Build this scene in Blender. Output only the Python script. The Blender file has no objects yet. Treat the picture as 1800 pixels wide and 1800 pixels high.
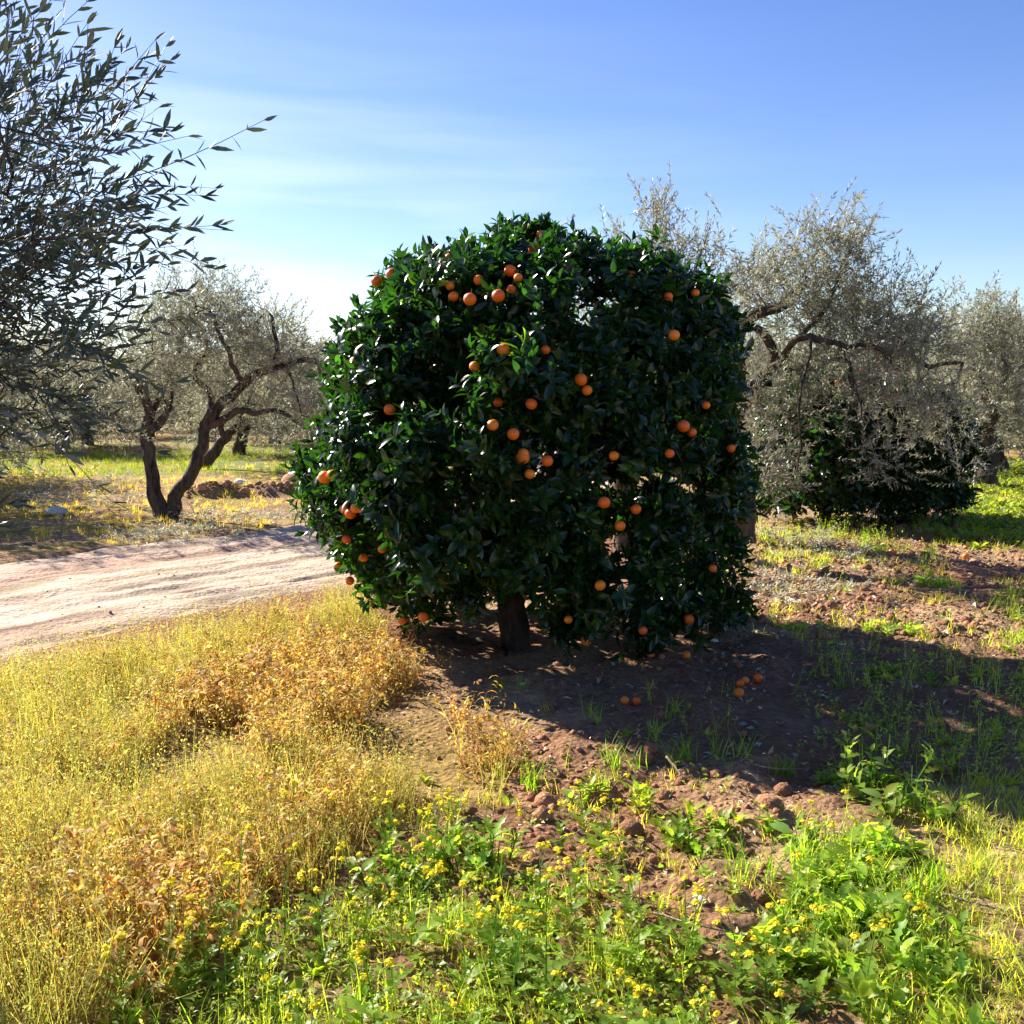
import bpy, math, random
import numpy as np
from math import radians as R

sc = bpy.context.scene
# ------------------------------------------------------------------ camera
F = 1805.0                      # focal length in pixels of the 1800 px photograph
PITCH = math.atan(212 / F)
CAMH = 1.6
cam = bpy.data.objects.new('camera', bpy.data.cameras.new('camera'))
sc.collection.objects.link(cam)
cam.location = (0, 0, CAMH)
cam.rotation_euler = (math.pi / 2 - PITCH, 0, 0)
cam.data.sensor_width = 36
cam.data.lens = 36 * F / 1800
cam.data.clip_start = 0.05
cam.data.clip_end = 5000
sc.camera = cam
# ------------------------------------------------------------------ light
SUN_AZ = 50.0                   # degrees to the left of the view direction
SUN_EL = 33.0
SUN_E = 5.0
SKY_S = 0.066
sc.view_settings.view_transform = 'Standard'
sc.view_settings.look = 'None'
sc.view_settings.exposure = 1.5
sc.view_settings.gamma = 1
wd = bpy.data.worlds.new('World'); sc.world = wd
wd.use_nodes = True
nt = wd.node_tree; nt.nodes.clear()
N = nt.nodes.new; L = nt.links.new
out = N('ShaderNodeOutputWorld'); bg = N('ShaderNodeBackground')
sky = N('ShaderNodeTexSky'); sky.sky_type = 'NISHITA'; sky.sun_disc = False
sky.sun_elevation = R(SUN_EL); sky.sun_rotation = R(-SUN_AZ)
sky.air_density = 1.0; sky.dust_density = 0.4; sky.ozone_density = 3.0
hs = N('ShaderNodeHueSaturation'); hs.inputs['Hue'].default_value = 0.519
hs.inputs['Saturation'].default_value = 1.2
L(sky.outputs[0], hs.inputs['Color'])
tc = N('ShaderNodeTexCoord'); mp = N('ShaderNodeMapping')
mp.inputs['Scale'].default_value = (1.3, 1.3, 13); mp.inputs['Rotation'].default_value = (0.05, 0.03, 0)
nz = N('ShaderNodeTexNoise'); nz.inputs['Scale'].default_value = 2.2; nz.inputs['Detail'].default_value = 5
nz.inputs['Roughness'].default_value = 0.5; nz.inputs['Distortion'].default_value = 0.35
L(tc.outputs['Generated'], mp.inputs[0]); L(mp.outputs[0], nz.inputs['Vector'])
cr = N('ShaderNodeMapRange'); cr.inputs[1].default_value = 0.36; cr.inputs[2].default_value = 0.75
L(nz.outputs[0], cr.inputs[0])
sx = N('ShaderNodeSeparateXYZ'); L(tc.outputs['Generated'], sx.inputs[0])
m1 = N('ShaderNodeMapRange'); m1.inputs[1].default_value = 0.33; m1.inputs[2].default_value = 0.05   # thin cloud low down
L(sx.outputs[2], m1.inputs[0])
m2 = N('ShaderNodeMapRange'); m2.inputs[1].default_value = 0.25; m2.inputs[2].default_value = -0.22; m2.inputs[3].default_value = 0.08
L(sx.outputs[0], m2.inputs[0])
mu = N('ShaderNodeMath'); mu.operation = 'MULTIPLY'; L(cr.outputs[0], mu.inputs[0]); L(m1.outputs[0], mu.inputs[1])
mu2 = N('ShaderNodeMath'); mu2.operation = 'MULTIPLY'; L(mu.outputs[0], mu2.inputs[0]); L(m2.outputs[0], mu2.inputs[1])
mu3 = N('ShaderNodeMath'); mu3.operation = 'MULTIPLY'; mu3.inputs[1].default_value = 0.8; L(mu2.outputs[0], mu3.inputs[0])
mx = N('ShaderNodeMixRGB'); mx.inputs['Color2'].default_value = (7.4, 7.9, 9.2, 1)
L(mu3.outputs[0], mx.inputs[0]); L(hs.outputs[0], mx.inputs['Color1'])
L(mx.outputs[0], bg.inputs['Color']); bg.inputs['Strength'].default_value = SKY_S
L(bg.outputs[0], out.inputs[0])
sd = bpy.data.lights.new('sun', 'SUN'); sd.energy = SUN_E; sd.angle = R(0.5); sd.color = (1.0, 0.93, 0.80)
so = bpy.data.objects.new('sun', sd); sc.collection.objects.link(so)
so.rotation_euler = (R(90 - SUN_EL), 0, R(180 + SUN_AZ))
# lamp -Z must point from the sun: the sun stands at (-sin az, cos az) * cos el
sc.cycles.max_bounces = 6; sc.cycles.diffuse_bounces = 3; sc.cycles.glossy_bounces = 2
sc.cycles.transmission_bounces = 4; sc.cycles.transparent_max_bounces = 6
sc.cycles.caustics_reflective = False; sc.cycles.caustics_refractive = False
sc.cycles.use_denoising = True

# ------------------------------------------------------------------ maths
SP, CP = math.sin(PITCH), math.cos(PITCH)
def ray(px, py):
    u = (px - 900) / F; v = (900 - py) / F
    return np.array([u, CP + v * SP, -SP + v * CP])
def gpt(px, py, z=0.0):             # point of the photo on the ground
    d = ray(px, py); t = (z - CAMH) / d[2]
    return np.array([0, 0, CAMH]) + d * t
def at(px, py, Y):                  # point of the photo at distance Y
    d = ray(px, py); t = Y / d[1]
    return np.array([0, 0, CAMH]) + d * t
def project(P):
    P = np.atleast_2d(P); x = P[:, 0]; y = P[:, 1]; z = P[:, 2] - CAMH
    f = np.maximum(y * CP - z * SP, 1e-3); u = y * SP + z * CP
    return np.stack([900 + F * x / f, 900 - F * u / f], 1)
def inpoly(pts, poly):
    x, y = pts[:, 0], pts[:, 1]; c = np.zeros(len(x), bool); n = len(poly)
    for i in range(n):
        x1, y1 = poly[i]; x2, y2 = poly[(i + 1) % n]
        if y1 == y2: continue
        k = ((y1 > y) != (y2 > y)) & (x < (x2 - x1) * (y - y1) / (y2 - y1) + x1)
        c ^= k
    return c
def _h(ix, iy, iz=0):
    h = (ix.astype(np.int64) * 374761393 + iy.astype(np.int64) * 668265263 + np.asarray(iz).astype(np.int64) * 2147483647 % 1274126177) & 0x7fffffff
    h = ((h ^ (h >> 13)) * 1274126177) & 0x7fffffff
    return ((h ^ (h >> 16)) & 0xffff) / 65535.0
def vn(x, y, seed=0):
    x = np.asarray(x, float) + seed * 17.3; y = np.asarray(y, float) - seed * 9.1
    ix = np.floor(x); iy = np.floor(y); fx = x - ix; fy = y - iy
    fx = fx * fx * (3 - 2 * fx); fy = fy * fy * (3 - 2 * fy)
    a = _h(ix, iy); b = _h(ix + 1, iy); c = _h(ix, iy + 1); d = _h(ix + 1, iy + 1)
    return (a * (1 - fx) + b * fx) * (1 - fy) + (c * (1 - fx) + d * fx) * fy
def fbm(x, y, o=3, seed=0):
    s = 0; a = .5
    for i in range(o):
        s = s + a * vn(x, y, seed + i); x = np.asarray(x) * 2.03; y = np.asarray(y) * 2.03; a *= .5
    return s / (1 - .5 ** o)
def sst(a, b, x):
    t = np.clip((x - a) / (b - a), 0, 1); return t * t * (3 - 2 * t)
def norm(v):
    return v / np.maximum(np.linalg.norm(v, axis=-1, keepdims=True), 1e-9)
def frames(D, roll=None, rng=None):   # columns X, Y, Z with Z along D
    D = norm(D); n = len(D)
    ref = np.where(np.abs(D[:, 2:3]) > .95, np.array([[1., 0, 0]]), np.array([[0, 0, 1.]]))
    X = norm(np.cross(ref, D)); Y = np.cross(D, X)
    if roll is not None:
        c = np.cos(roll)[:, None]; s = np.sin(roll)[:, None]
        X, Y = X * c + Y * s, Y * c - X * s
    return np.stack([X, Y, D], 2)

# ------------------------------------------------------------------ track line and terrain
TRK = np.array([(-14.5, -11.0), (-9.6, -3.2), (-6.6, 2.8), (-3.95, 7.9), (-1.95, 10.55), (-0.6, 13.2), (0.3, 17.5), (0.9, 26), (1.6, 45), (2.5, 90)])
def _spl(P, n=400):
    out = []
    Q = np.vstack([2 * P[0] - P[1], P, 2 * P[-1] - P[-2]])
    for i in range(1, len(Q) - 2):
        t = np.linspace(0, 1, n // (len(P) - 1), endpoint=False)[:, None]
        a, b, c, d = Q[i - 1], Q[i], Q[i + 1], Q[i + 2]
        out.append(.5 * (2 * b + (c - a) * t + (2 * a - 5 * b + 4 * c - d) * t ** 2 + (3 * b - a - 3 * c + d) * t ** 3))
    out.append(P[-1:]); return np.vstack(out)
TC = _spl(TRK)
TT = norm(np.gradient(TC, axis=0)); TN = np.stack([-TT[:, 1], TT[:, 0]], 1)   # left normal
TS = np.concatenate([[0], np.cumsum(np.linalg.norm(np.diff(TC, axis=0), axis=1))])
TW = 1.75
def track_d(x, y):                    # signed offset from the middle of the track, and length along it
    x = np.ravel(x); y = np.ravel(y); o = np.full(len(x), 99.0); s = np.zeros(len(x))
    near = (y > -12) & (y < 95) & (x > -16) & (x < 8)
    idx = np.nonzero(near)[0]
    for k in range(0, len(idx), 20000):
        j = idx[k:k + 20000]
        d = (x[j, None] - TC[None, :, 0]) ** 2 + (y[j, None] - TC[None, :, 1]) ** 2
        m = d.argmin(1); dx = x[j] - TC[m, 0]; dy = y[j] - TC[m, 1]
        o[j] = dx * TN[m, 0] + dy * TN[m, 1]; s[j] = TS[m] + dx * TT[m, 0] + dy * TT[m, 1]
    return o, s
BANK = (gpt(330, 882), gpt(570, 862))
CLODP = [(880, 1270), (1060, 1320), (1400, 1345), (1500, 1400), (1430, 1500), (1350, 1680), (1250, 1720), (1000, 1680), (850, 1540), (660, 1540), (640, 1480), (880, 1410)]
def base_h(x, y):
    h = (fbm(x * .35, y * .35, 2, 3) - .5) * .10
    near = np.exp(-np.maximum(np.hypot(x, y - 5) - 8, 0) / 9)
    h = h + near * ((fbm(x * 2.6, y * 2.6, 3, 5) - .5) * .085 + (fbm(x * 11, y * 11, 2, 8) - .5) * .03)
    # low bank of earth beyond the track
    a, b = BANK; d = b[:2] - a[:2]; Ln = np.linalg.norm(d); d = d / Ln
    t = (x - a[0]) * d[0] + (y - a[1]) * d[1]; o = (x - a[0]) * -d[1] + (y - a[1]) * d[0]
    h = h + .17 * np.exp(-(o / .28) ** 2) * sst(-.8, .4, t) * sst(Ln + 2, Ln, t) * (.6 + .8 * vn(x * 3, y * 3, 4))
    return h
def rough(x, y):                      # loosened soil
    pp = project(np.stack([x, y, np.zeros_like(x)], 1))
    k = inpoly(pp, CLODP) & (y > .5)
    k2 = (inpoly(pp, RMID) | inpoly(pp, SHADE)) & (y > .5)
    return np.where(k, 1.0, np.where(k2, .75, .25))
def H(x, y):
    x = np.ravel(np.asarray(x, float)); y = np.ravel(np.asarray(y, float))
    return base_h(x, y) + rough(x, y) * (fbm(x * 5, y * 5, 3, 12) - .45) * .11
def track_h(o, s, x, y):
    rut = -.035 * np.exp(-((o - .78 + .12 * np.sin(s * .3)) / .22) ** 2) - .03 * np.exp(-((o + .75 + .1 * np.sin(s * .23)) / .24) ** 2)
    rip = (fbm(o * 5 + 3, s * .8, 3, 21) - .5) * .055 + (fbm(o * 14, s * 3, 2, 22) - .5) * .02
    gul = -.04 * np.exp(-((o + 1.28 + .15 * np.sin(s * .5)) / .06) ** 2) * sst(.4, .7, vn(s * .5, s * 0, 2))
    return rut + rip + gul

# ------------------------------------------------------------------ objects
COL = sc.collection
def tag(o, label=None, cat=None, group=None, kind=None):
    if label: o['label'] = label
    if cat: o['category'] = cat
    if group: o['group'] = group
    if kind: o['kind'] = kind
    return o
def empty(name, loc, label, cat, group=None):
    o = bpy.data.objects.new(name, None); COL.objects.link(o); o.location = [float(v) for v in loc]
    o.empty_display_size = .1
    return tag(o, label, cat, group)
class Acc:
    def __init__(s): s.V = []; s.C = []; s.Q = []; s.T = []; s.n = 0
    def add(s, V, Q=None, T=None, C=None):
        V = np.asarray(V, float).reshape(-1, 3)
        if C is None: C = np.ones((len(V), 3)) * .5
        C = np.asarray(C, float)
        if C.ndim == 1: C = np.tile(C, (len(V), 1))
        s.V.append(V); s.C.append(C.reshape(-1, 3))
        if Q is not None and len(Q): s.Q.append(np.asarray(Q, int).reshape(-1, 4) + s.n)
        if T is not None and len(T): s.T.append(np.asarray(T, int).reshape(-1, 3) + s.n)
        s.n += len(V)
    def tpl(s):
        return (np.vstack(s.V), np.vstack(s.Q) if s.Q else np.zeros((0, 4), int),
                np.vstack(s.T) if s.T else np.zeros((0, 3), int), np.vstack(s.C))
    def inst(s, tpl, P, M, S=1.0, C=None):
        V, Q, T, c = tpl; n = len(P)
        if n == 0: return
        S = np.broadcast_to(np.asarray(S, float), (n,))
        W = np.einsum('nij,vj->nvi', M, V) * S[:, None, None] + P[:, None, :]
        cc = np.broadcast_to(c[None], (n, len(V), 3))
        if C is not None: cc = cc * C[:, None, :]
        off = (np.arange(n) * len(V))[:, None, None]
        s.add(W.reshape(-1, 3), (Q[None] + off).reshape(-1, 4), (T[None] + off).reshape(-1, 3), cc.reshape(-1, 3))
    def mesh(s, name, mat, smooth=False):
        V, Q, T, C = s.tpl()
        me = bpy.data.meshes.new(name); me.vertices.add(len(V)); me.vertices.foreach_set('co', V.astype(np.float32).ravel())
        nl = Q.size + T.size; me.loops.add(nl)
        me.loops.foreach_set('vertex_index', np.concatenate([Q.ravel(), T.ravel()]).astype(np.int32))
        me.polygons.add(len(Q) + len(T))
        st = np.concatenate([np.arange(len(Q)) * 4, Q.size + np.arange(len(T)) * 3]).astype(np.int32)
        me.polygons.foreach_set('loop_start', st)
        me.update(calc_edges=True)
        at_ = me.attributes.new('Col', 'FLOAT_COLOR', 'POINT')
        at_.data.foreach_set('color', np.hstack([C, np.ones((len(C), 1))]).astype(np.float32).ravel())
        if smooth: me.polygons.foreach_set('use_smooth', np.ones(len(me.polygons), bool))
        me.materials.append(mat)
        return me
    def build(s, name, mat, parent=None, smooth=False):
        o = bpy.data.objects.new(name, s.mesh(name, mat, smooth)); COL.objects.link(o)
        if parent is not None: o.parent = parent
        return o
def copy_tree(o, parent=None):
    c = o.copy(); COL.objects.link(c); c.parent = parent
    for ch in list(o.children): copy_tree(ch, c)
    return c

# ------------------------------------------------------------------ materials
def newmat(name):
    m = bpy.data.materials.new(name); m.use_nodes = True; t = m.node_tree; t.nodes.clear()
    o = t.nodes.new('ShaderNodeOutputMaterial'); return m, t, o
def leafmat(name, rough=.5, spec=.5, trans=.35, under=None, tcol=(1.1, 1.15, .6), vary=.25):
    m, t, o = newmat(name); n = t.nodes.new; l = t.links.new
    a = n('ShaderNodeAttribute'); a.attribute_name = 'Col'
    col = a.outputs['Color']
    tx = n('ShaderNodeTexCoord')
    nz = n('ShaderNodeTexNoise'); nz.inputs['Scale'].default_value = 9; nz.inputs['Detail'].default_value = 3
    l(tx.outputs['Object'], nz.inputs['Vector'])
    mr = n('ShaderNodeMapRange'); mr.inputs[1].default_value = .3; mr.inputs[2].default_value = .7
    mr.inputs[3].default_value = 1 - vary; mr.inputs[4].default_value = 1 + vary; l(nz.outputs[0], mr.inputs[0])
    mm = n('ShaderNodeVectorMath'); mm.operation = 'SCALE'; l(col, mm.inputs[0]); l(mr.outputs[0], mm.inputs['Scale'])
    col = mm.outputs[0]
    if under:
        g = n('ShaderNodeNewGeometry'); mxx = n('ShaderNodeMixRGB'); l(g.outputs['Backfacing'], mxx.inputs[0])
        l(col, mxx.inputs[1]); mxx.inputs[2].default_value = (*under, 1); col2 = mxx.outputs[0]
    else: col2 = col
    p = n('ShaderNodeBsdfPrincipled'); l(col2, p.inputs['Base Color']); p.inputs['Roughness'].default_value = rough
    p.inputs['Specular IOR Level'].default_value = spec
    tr = n('ShaderNodeBsdfTranslucent')
    tm = n('ShaderNodeMixRGB'); tm.blend_type = 'MULTIPLY'; tm.inputs[0].default_value = 1; l(col, tm.inputs[1]); tm.inputs[2].default_value = (*tcol, 1)
    l(tm.outputs[0], tr.inputs[0])
    ms = n('ShaderNodeMixShader'); ms.inputs[0].default_value = trans; l(p.outputs[0], ms.inputs[1]); l(tr.outputs[0], ms.inputs[2])
    l(ms.outputs[0], o.inputs[0]); return m
def barkmat(name, c1, c2, sc_=14, lich=None):
    m, t, o = newmat(name); n = t.nodes.new; l = t.links.new
    tx = n('ShaderNodeTexCoord'); mp = n('ShaderNodeMapping'); mp.inputs['Scale'].default_value = (1, 1, .35)
    l(tx.outputs['Object'], mp.inputs[0])
    nz = n('ShaderNodeTexNoise'); nz.inputs['Scale'].default_value = sc_; nz.inputs['Detail'].default_value = 8; nz.inputs['Roughness'].default_value = .65
    l(mp.outputs[0], nz.inputs['Vector'])
    r = n('ShaderNodeValToRGB'); r.color_ramp.elements[0].position = .36; r.color_ramp.elements[1].position = .66
    r.color_ramp.elements[0].color = (*c1, 1); r.color_ramp.elements[1].color = (*c2, 1); l(nz.outputs[0], r.inputs[0])
    p = n('ShaderNodeBsdfPrincipled'); l(r.outputs[0], p.inputs['Base Color']); p.inputs['Roughness'].default_value = .9
    p.inputs['Specular IOR Level'].default_value = .2
    b = n('ShaderNodeBump'); b.inputs['Strength'].default_value = .9; b.inputs['Distance'].default_value = .02
    l(nz.outputs[0], b.inputs['Height']); l(b.outputs[0], p.inputs['Normal']); l(p.outputs[0], o.inputs[0]); return m
def soilmat(name, bump=.015, scale=22, mult=(.62, 1.45)):
    m, t, o = newmat(name); n = t.nodes.new; l = t.links.new
    a = n('ShaderNodeAttribute'); a.attribute_name = 'Col'
    g = n('ShaderNodeNewGeometry')
    nz = n('ShaderNodeTexNoise'); nz.inputs['Scale'].default_value = scale; nz.inputs['Detail'].default_value = 7; nz.inputs['Roughness'].default_value = .68
    l(g.outputs['Position'], nz.inputs['Vector'])
    n2 = n('ShaderNodeTexNoise'); n2.inputs['Scale'].default_value = 2.3; n2.inputs['Detail'].default_value = 5; l(g.outputs['Position'], n2.inputs['Vector'])
    mr = n('ShaderNodeMapRange'); mr.inputs[1].default_value = .32; mr.inputs[2].default_value = .7
    mr.inputs[3].default_value = mult[0]; mr.inputs[4].default_value = mult[1]; l(nz.outputs[0], mr.inputs[0])
    m2 = n('ShaderNodeMapRange'); m2.inputs[1].default_value = .35; m2.inputs[2].default_value = .65
    m2.inputs[3].default_value = .85; m2.inputs[4].default_value = 1.15; l(n2.outputs[0], m2.inputs[0])
    q = n('ShaderNodeMath'); q.operation = 'MULTIPLY'; l(mr.outputs[0], q.inputs[0]); l(m2.outputs[0], q.inputs[1])
    mm = n('ShaderNodeVectorMath'); mm.operation = 'SCALE'; l(a.outputs['Color'], mm.inputs[0]); l(q.outputs[0], mm.inputs['Scale'])
    vo = n('ShaderNodeTexVoronoi'); vo.inputs['Scale'].default_value = scale * 1.7; l(g.outputs['Position'], vo.inputs['Vector'])
    ad = n('ShaderNodeMath'); ad.operation = 'ADD'; l(nz.outputs[0], ad.inputs[0])
    vs = n('ShaderNodeMath'); vs.operation = 'MULTIPLY'; vs.inputs[1].default_value = -.5; l(vo.outputs['Distance'], vs.inputs[0]); l(vs.outputs[0], ad.inputs[1])
    p = n('ShaderNodeBsdfPrincipled'); l(mm.outputs[0], p.inputs['Base Color']); p.inputs['Roughness'].default_value = .95
    p.inputs['Specular IOR Level'].default_value = .15
    b = n('ShaderNodeBump'); b.inputs['Strength'].default_value = 1; b.inputs['Distance'].default_value = bump
    l(ad.outputs[0], b.inputs['Height']); l(b.outputs[0], p.inputs['Normal']); l(p.outputs[0], o.inputs[0]); return m
M_ground = soilmat('soil', .03)
M_track = soilmat('track_earth', .016, 17, (.8, 1.2))
M_clod = soilmat('clod', .012, 45)
M_citrus = leafmat('citrus_leaf', .26, .5, .30, None, (2.8, 3.6, .8), .35)
M_olive = leafmat('olive_leaf', .52, .4, .38, (.52, .505, .43), (1.1, 1.08, .85), .25)
M_olive_near = leafmat('olive_leaf_near', .52, .35, .12, (.15, .17, .15), (1.0, 1.1, .6), .2)
M_dry = leafmat('dry_grass', .6, .25, .5, None, (1.22, 1.15, .68), .25)
M_green = leafmat('green_weed', .42, .3, .6, None, (1.85, 1.85, .6), .25)
M_petal = leafmat('petal', .6, .2, .4, None, (1.1, 1.05, .6), .05)
M_litter = leafmat('litter', .65, .3, .15, None, (1, 1, 1), .2)
M_obark = barkmat('olive_bark', (.025, .018, .013), (.13, .095, .07))
M_cbark = barkmat('citrus_bark', (.02, .015, .011), (.075, .055, .04), 20)
M_twig = barkmat('twig', (.16, .11, .075), (.42, .32, .24), 40)
M_stone = soilmat('stone', .006, 30)
def orangemat():
    m, t, o = newmat('orange_peel'); n = t.nodes.new; l = t.links.new
    a = n('ShaderNodeAttribute'); a.attribute_name = 'Col'
    tx = n('ShaderNodeTexCoord'); v = n('ShaderNodeTexVoronoi'); v.inputs['Scale'].default_value = 420; l(tx.outputs['Object'], v.inputs['Vector'])
    p = n('ShaderNodeBsdfPrincipled'); l(a.outputs['Color'], p.inputs['Base Color']); p.inputs['Roughness'].default_value = .42
    p.inputs['Subsurface Weight'].default_value = .15; p.inputs['Subsurface Radius'].default_value = (.02, .008, .002)
    p.inputs['Subsurface Scale'].default_value = .5
    b = n('ShaderNodeBump'); b.inputs['Strength'].default_value = .25; b.inputs['Distance'].default_value = .001
    l(v.outputs['Distance'], b.inputs['Height']); l(b.outputs[0], p.inputs['Normal']); l(p.outputs[0], o.inputs[0]); return m
M_orange = orangemat()

# ------------------------------------------------------------------ ground
DRY = [(-1500, 1290), (0, 1225), (300, 1150), (560, 1075), (620, 1060), (670, 1130), (740, 1210), (820, 1290), (900, 1345), (900, 1410), (800, 1440), (640, 1480), (560, 1560), (420, 1640), (330, 1720), (250, 1800), (150, 2300), (-1500, 2600)]
GREEN = [(330, 1730), (420, 1670), (540, 1600), (680, 1530), (860, 1520), (960, 1610), (1080, 1670), (1300, 1710), (1360, 1640), (1450, 1480), (1560, 1470), (1640, 1540), (1560, 1680), (1480, 1800), (1400, 3200), (50, 3200), (230, 1850)]
RIGHT = [(1560, 1400), (1700, 1385), (2600, 1390), (2900, 3200), (1400, 3200), (1500, 1800), (1680, 1500)]
RMID = [(1310, 920), (1700, 900), (1750, 790), (2600, 780), (2600, 1150), (1800, 1140), (1310, 1120)]
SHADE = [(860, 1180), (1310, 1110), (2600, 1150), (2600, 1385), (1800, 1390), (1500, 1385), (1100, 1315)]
LMID = [(-1500, 1010), (0, 1000), (250, 965), (530, 930), (700, 900), (700, 760), (-1500, 760)]
def gcol(x, y):
    pp = project(np.stack([x, y, np.zeros_like(x)], 1))
    jit = (fbm(x * 1.7, y * 1.7, 3, 31) - .5)
    q = pp + np.stack([jit * 160, (fbm(x * 1.9, y * 1.9, 3, 35) - .5) * 70], 1)
    ok = y > .3
    red = np.array([.235, .115, .062]); tan = np.array([.36, .24, .13]); grn = np.array([.13, .16, .03]); yel = np.array([.40, .29, .07]); pale = np.array([.44, .30, .21])
    k = sst(.3, .75, fbm(x * .9, y * .9, 3, 40))[:, None]
    c = red * (1 - k) + tan * k
    f = fbm(x * 3.1, y * 3.1, 3, 44)[:, None]
    dry = (inpoly(q, DRY) & ok)[:, None]; c = np.where(dry, (red * .75 + tan * .25) * (1 - f) + yel * .7 * f, c)
    g = (inpoly(q, GREEN) & ok)[:, None]; c = np.where(g, c * .75 * (1 - .3 * f) + grn * .3 * f, c)
    r = (inpoly(q, RIGHT) & ok)[:, None]; c = np.where(r, c * (1 - .4 * f) + np.array([.36, .33, .10]) * .4 * f, c)
    sh = (inpoly(q, SHADE) & ok)[:, None]; c = np.where(sh, c * .4 + red * .45, c)  # tree shade painted in: soil darker inside the outline of its shadow
    # fields beyond the track and far away: dry yellow turf, with belts of green
    d = np.hypot(x, y)
    lm = (inpoly(q, LMID) & ok & (y > 9))[:, None]
    far = sst(13, 20, d)[:, None]
    field = (tan * .6 + red * .35) * (1 - sst(.42, .62, f)) + yel * .85 * sst(.42, .62, f)
    belt = sst(.50, .62, fbm(x * .12, y * .35, 2, 50))[:, None]
    gb = np.maximum(belt * .8, (sst(19, 21, y) * sst(27, 24, y) * sst(-1.5, -3, x) * sst(.38, .5, fbm(x * .5, y * .5, 2, 52)))[:, None] * .9)
    field = field * (1 - gb) + np.array([.17, .21, .05]) * gb
    w = np.maximum(np.where(lm, .85, 0), far * .9)
    return c * (1 - w) + field * w
def ground():
    u = np.linspace(-1, 1, 761); xs = np.sinh(u * 7.0) / np.sinh(7.0) * 900
    v = np.linspace(0, 1, 800); ys = -6 + np.sinh(v * 6.6 ) / np.sinh(6.6) * 1500
    # finer step in front of the camera
    xs = np.sign(u) * (np.abs(u) * 9 + np.abs(u) ** 9 * 900)
    ys = np.concatenate([np.linspace(-25, 1.2, 40, endpoint=False), 1.2 * np.exp(np.linspace(0, math.log(1100 / 1.2), 1100))])
    X, Y = np.meshgrid(xs, ys); x = X.ravel(); y = Y.ravel()
    z = H(x, y)
    o, s = track_d(x, y)
    inside = sst(TW + .5, TW - .2, np.abs(o)); z = z * (1 - .75 * inside) - .075 * sst(TW - .02, TW - .3, np.abs(o))
    nx, ny = len(xs), len(ys)
    i = np.arange(nx * ny).reshape(ny, nx)
    Q = np.stack([i[:-1, :-1], i[:-1, 1:], i[1:, 1:], i[1:, :-1]], 2).reshape(-1, 4)
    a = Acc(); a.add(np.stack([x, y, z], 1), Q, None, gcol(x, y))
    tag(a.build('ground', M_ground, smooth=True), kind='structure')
ground()
def track():
    s = np.concatenate([np.arange(0, 9, .2), np.arange(9, 34, .035), np.arange(34, TS[-1], .4)])
    cx = np.interp(s, TS, TC[:, 0]); cy = np.interp(s, TS, TC[:, 1]); nx = np.interp(s, TS, TN[:, 0]); ny = np.interp(s, TS, TN[:, 1])
    t = np.linspace(-1, 1, 110)
    wl = TW + (fbm(s * .9, s * 0, 3, 61) - .5) * .5; wr = TW + (fbm(s * .8, s * 0 + 5, 3, 63) - .5) * .5
    o = np.where(t[None] > 0, t[None] * wl[:, None], t[None] * wr[:, None])
    x = (cx[:, None] + nx[:, None] * o).ravel(); y = (cy[:, None] + ny[:, None] * o).ravel(); of = o.ravel(); ss = np.repeat(s, len(t))
    z = base_h(x, y) * .25 + .006 + track_h(of, ss, x, y)
    e = sst(.80, 1.0, np.abs(np.tile(t, len(s)))); z = z - e * .055
    k = fbm(of * 2.5, ss * .35, 4, 71)[:, None]; k2 = fbm(of * 7, ss * .9, 3, 75)[:, None]
    pale = np.array([.54, .41, .31]); rd = np.array([.40, .24, .17])
    c = pale * (1 - sst(.45, .72, k) * .75) + rd * sst(.45, .72, k) * .75
    c = c * (1 - .42 * sst(.48, .68, k2))
    c = c * (1 - .3 * sst(.6, .75, fbm(of * 16, ss * 2.2, 3, 78)[:, None]))
    mid = np.exp(-((of - .1) / .35) ** 2)[:, None] * sst(.48, .62, k2) * .6
    c = c * (1 - mid) + np.array([.38, .27, .13]) * mid
    ed = sst(.8, 1.0, np.abs(np.tile(t, len(s))))[:, None] * .6; c = c * (1 - ed) + np.array([.40, .28, .16]) * ed
    ns, ntt = len(s), len(t); i = np.arange(ns * ntt).reshape(ns, ntt)
    Q = np.stack([i[:-1, :-1], i[1:, :-1], i[1:, 1:], i[:-1, 1:]], 2).reshape(-1, 4)[:, ::-1]
    a = Acc(); a.add(np.stack([x, y, z], 1), Q, None, c)
    tag(a.build('dirt_track', M_track, smooth=True), kind='structure')
track()
def gz(x, y):                          # height of the walkable surface
    x = np.ravel(x); y = np.ravel(y); z = H(x, y); o, s = track_d(x, y)
    return np.where(np.abs(o) < TW, base_h(x, y) * .25 + .006 + track_h(o, s, x, y), z)

# ------------------------------------------------------------------ leaf and plant templates
def leaf(nl=3, wid=.25, fold=.25, curl=.15, shape=.9, col=(.5, .5, .5), lobes=0):
    """blade along +Y, length 1, upper side +Z"""
    a = Acc(); V = []; n = nl + 1
    for i in range(n):
        t = i / nl; w = wid * .5 * math.sin(math.pi * min(max(t, .001), .999) ** shape) ** .8
        if i in (0,): w = .012
        if i == nl: w = 0.004
        if lobes and 0 < i < nl: w *= 1.25 if i % 2 else .45
        z = -curl * t * t
        V += [(-w, t, z + fold * w), (0, t, z), (w, t, z + fold * w)]
    Q = []
    for i in range(nl):
        for j in (0, 1):
            b = i * 3 + j; Q.append((b, b + 1, b + 4, b + 3))
    a.add(V, Q, None, col); return a.tpl()
def diamond(wid=.22, col=(.5, .5, .5), curl=.08):
    a = Acc(); a.add([(0, 0, 0), (wid / 2, .45, .02), (0, 1, -curl), (-wid / 2, .45, .02)], [(0, 1, 2, 3)], None, col); return a.tpl()
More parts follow.
